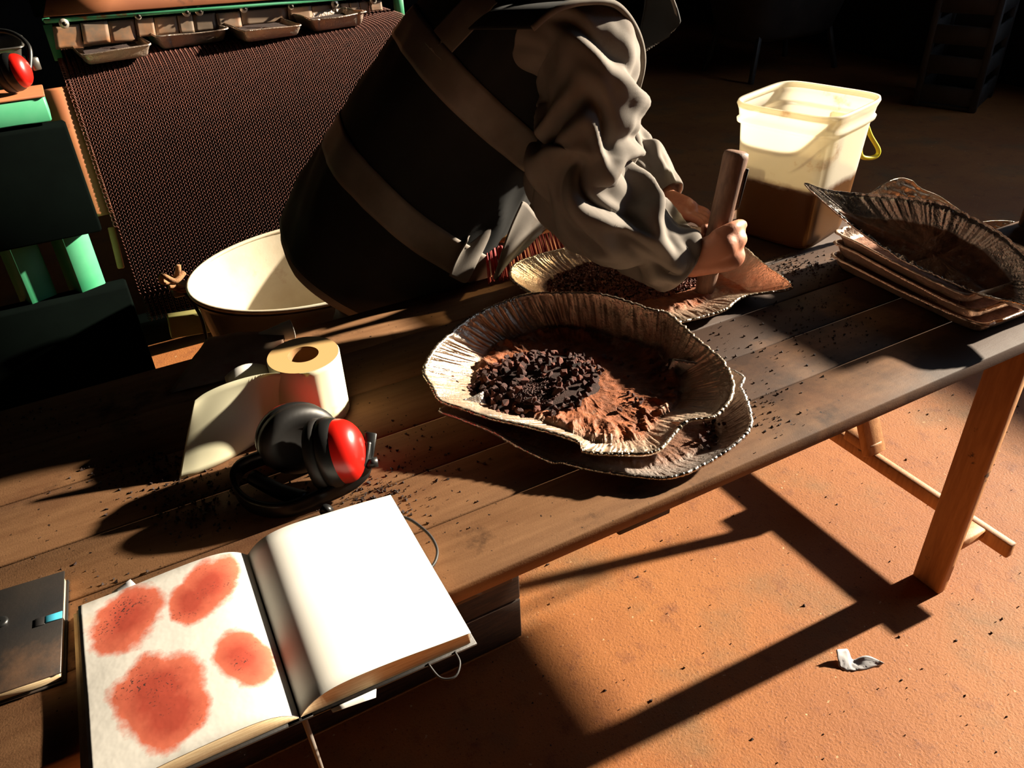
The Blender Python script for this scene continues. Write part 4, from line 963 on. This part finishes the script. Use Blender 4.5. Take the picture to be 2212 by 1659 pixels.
# vest armhole edging and zipped collar flap
hole = cr([GY(1150,62,.60),GY(1200,22,.585),GY(1265,4,.58),GY(1330,10,.585),GY(1372,60,.60),GY(1389,125,.62),GY(1378,190,.65),GY(1352,255,.68),GY(1346,300,.70)],60)
pr.part('armhole_edging', tube(hole,.006,8), MT['trim'], parent=vest)
hin = [V3(p)+V3((.0,.12,-.01)) for p in hole]
pr.part('shoulder_panel', sheet([hole[i] for i in range(0,60,4)],[V3(hole[i])+V3((-.05 if i<30 else -.02,.15,-.015)) for i in range(0,60,4)],40,8), MT['vest'], parent=vest, solid=.004)
q = [GY(1392,-30,.70),GY(1445,-12,.69),GY(1464,48,.69),GY(1442,76,.70),GY(1398,108,.72)]
pr.part('collar_flap', sheet([GY(1392,-40,.74),GY(1420,-35,.72),GY(1448,-12,.70),GY(1463,45,.69)],[GY(1388,100,.75),GY(1392,108,.74),GY(1415,95,.72),GY(1441,76,.70)],20,12,lambda u,v:(.004*math.sin(v*6),.01*math.sin(u*5),0)), MT['vest'], parent=vest, solid=.004)
zp = cr([GY(1463,45,.688),GY(1455,62,.69),GY(1441,77,.698),GY(1418,94,.715),GY(1393,110,.735)],22)
for i in range(0,22):
    pr.part('zip_tooth', box(V3(zp[i]),(.005,.004,.003),i*.1,.0005), MT['steel'], parent=vest, smooth=False)
pr.part('collar_edging', tube(cr([GY(1448,-12,.698),GY(1458,15,.69),GY(1464,46,.687),GY(1452,66,.69)],20),.004,6), MT['trim'], parent=vest)
# ---- trousers and boots
def leg_t(a, b, c_, seed): return sleeve([a,a.lerp(b,.5),b,b.lerp(c_,.5),c_],[.125,.11,.09,.085,.085],seed,[.004,.006,.010,.014,.012,.010,.006],40,60)
pr.part('trousers', merge(leg_t(hipR+V3((0,0,.03)),V3((-.90,.955,.47)),ftR+V3((0,0,.02)),1.1), leg_t(hipL+V3((0,0,.03)),V3((-1.0,1.13,.47)),ftL+V3((0,0,.02)),4.2), ellipsoid(P_['pelvis']+V3((0,0,-.02)),(.16,.20,.13))), MT['trousers'])
for f_ in (ftR,ftL):
    bt = []
    for i in range(15):
        u = i/14; x = -.075+.255*u; w_ = .042+.012*math.sin(u*PI*.9)-.012*(u>.93); h_ = np.interp(u,[0,.25,.45,.7,.95,1],[.09,.10,.085,.062,.045,.02])
        bt.append([f_+V3((x, w_*math.copysign(abs(math.cos(a))**.6,math.cos(a)), -.09+max(0,h_*.5*(1+math.copysign(abs(math.sin(a))**.6,math.sin(a)))) )) for a in np.linspace(0,2*PI,25)[:-1]])
    pr.part('boot', loft(bt,True,True,True), MT['boot'])

# ================================================================== dim things in the shade behind
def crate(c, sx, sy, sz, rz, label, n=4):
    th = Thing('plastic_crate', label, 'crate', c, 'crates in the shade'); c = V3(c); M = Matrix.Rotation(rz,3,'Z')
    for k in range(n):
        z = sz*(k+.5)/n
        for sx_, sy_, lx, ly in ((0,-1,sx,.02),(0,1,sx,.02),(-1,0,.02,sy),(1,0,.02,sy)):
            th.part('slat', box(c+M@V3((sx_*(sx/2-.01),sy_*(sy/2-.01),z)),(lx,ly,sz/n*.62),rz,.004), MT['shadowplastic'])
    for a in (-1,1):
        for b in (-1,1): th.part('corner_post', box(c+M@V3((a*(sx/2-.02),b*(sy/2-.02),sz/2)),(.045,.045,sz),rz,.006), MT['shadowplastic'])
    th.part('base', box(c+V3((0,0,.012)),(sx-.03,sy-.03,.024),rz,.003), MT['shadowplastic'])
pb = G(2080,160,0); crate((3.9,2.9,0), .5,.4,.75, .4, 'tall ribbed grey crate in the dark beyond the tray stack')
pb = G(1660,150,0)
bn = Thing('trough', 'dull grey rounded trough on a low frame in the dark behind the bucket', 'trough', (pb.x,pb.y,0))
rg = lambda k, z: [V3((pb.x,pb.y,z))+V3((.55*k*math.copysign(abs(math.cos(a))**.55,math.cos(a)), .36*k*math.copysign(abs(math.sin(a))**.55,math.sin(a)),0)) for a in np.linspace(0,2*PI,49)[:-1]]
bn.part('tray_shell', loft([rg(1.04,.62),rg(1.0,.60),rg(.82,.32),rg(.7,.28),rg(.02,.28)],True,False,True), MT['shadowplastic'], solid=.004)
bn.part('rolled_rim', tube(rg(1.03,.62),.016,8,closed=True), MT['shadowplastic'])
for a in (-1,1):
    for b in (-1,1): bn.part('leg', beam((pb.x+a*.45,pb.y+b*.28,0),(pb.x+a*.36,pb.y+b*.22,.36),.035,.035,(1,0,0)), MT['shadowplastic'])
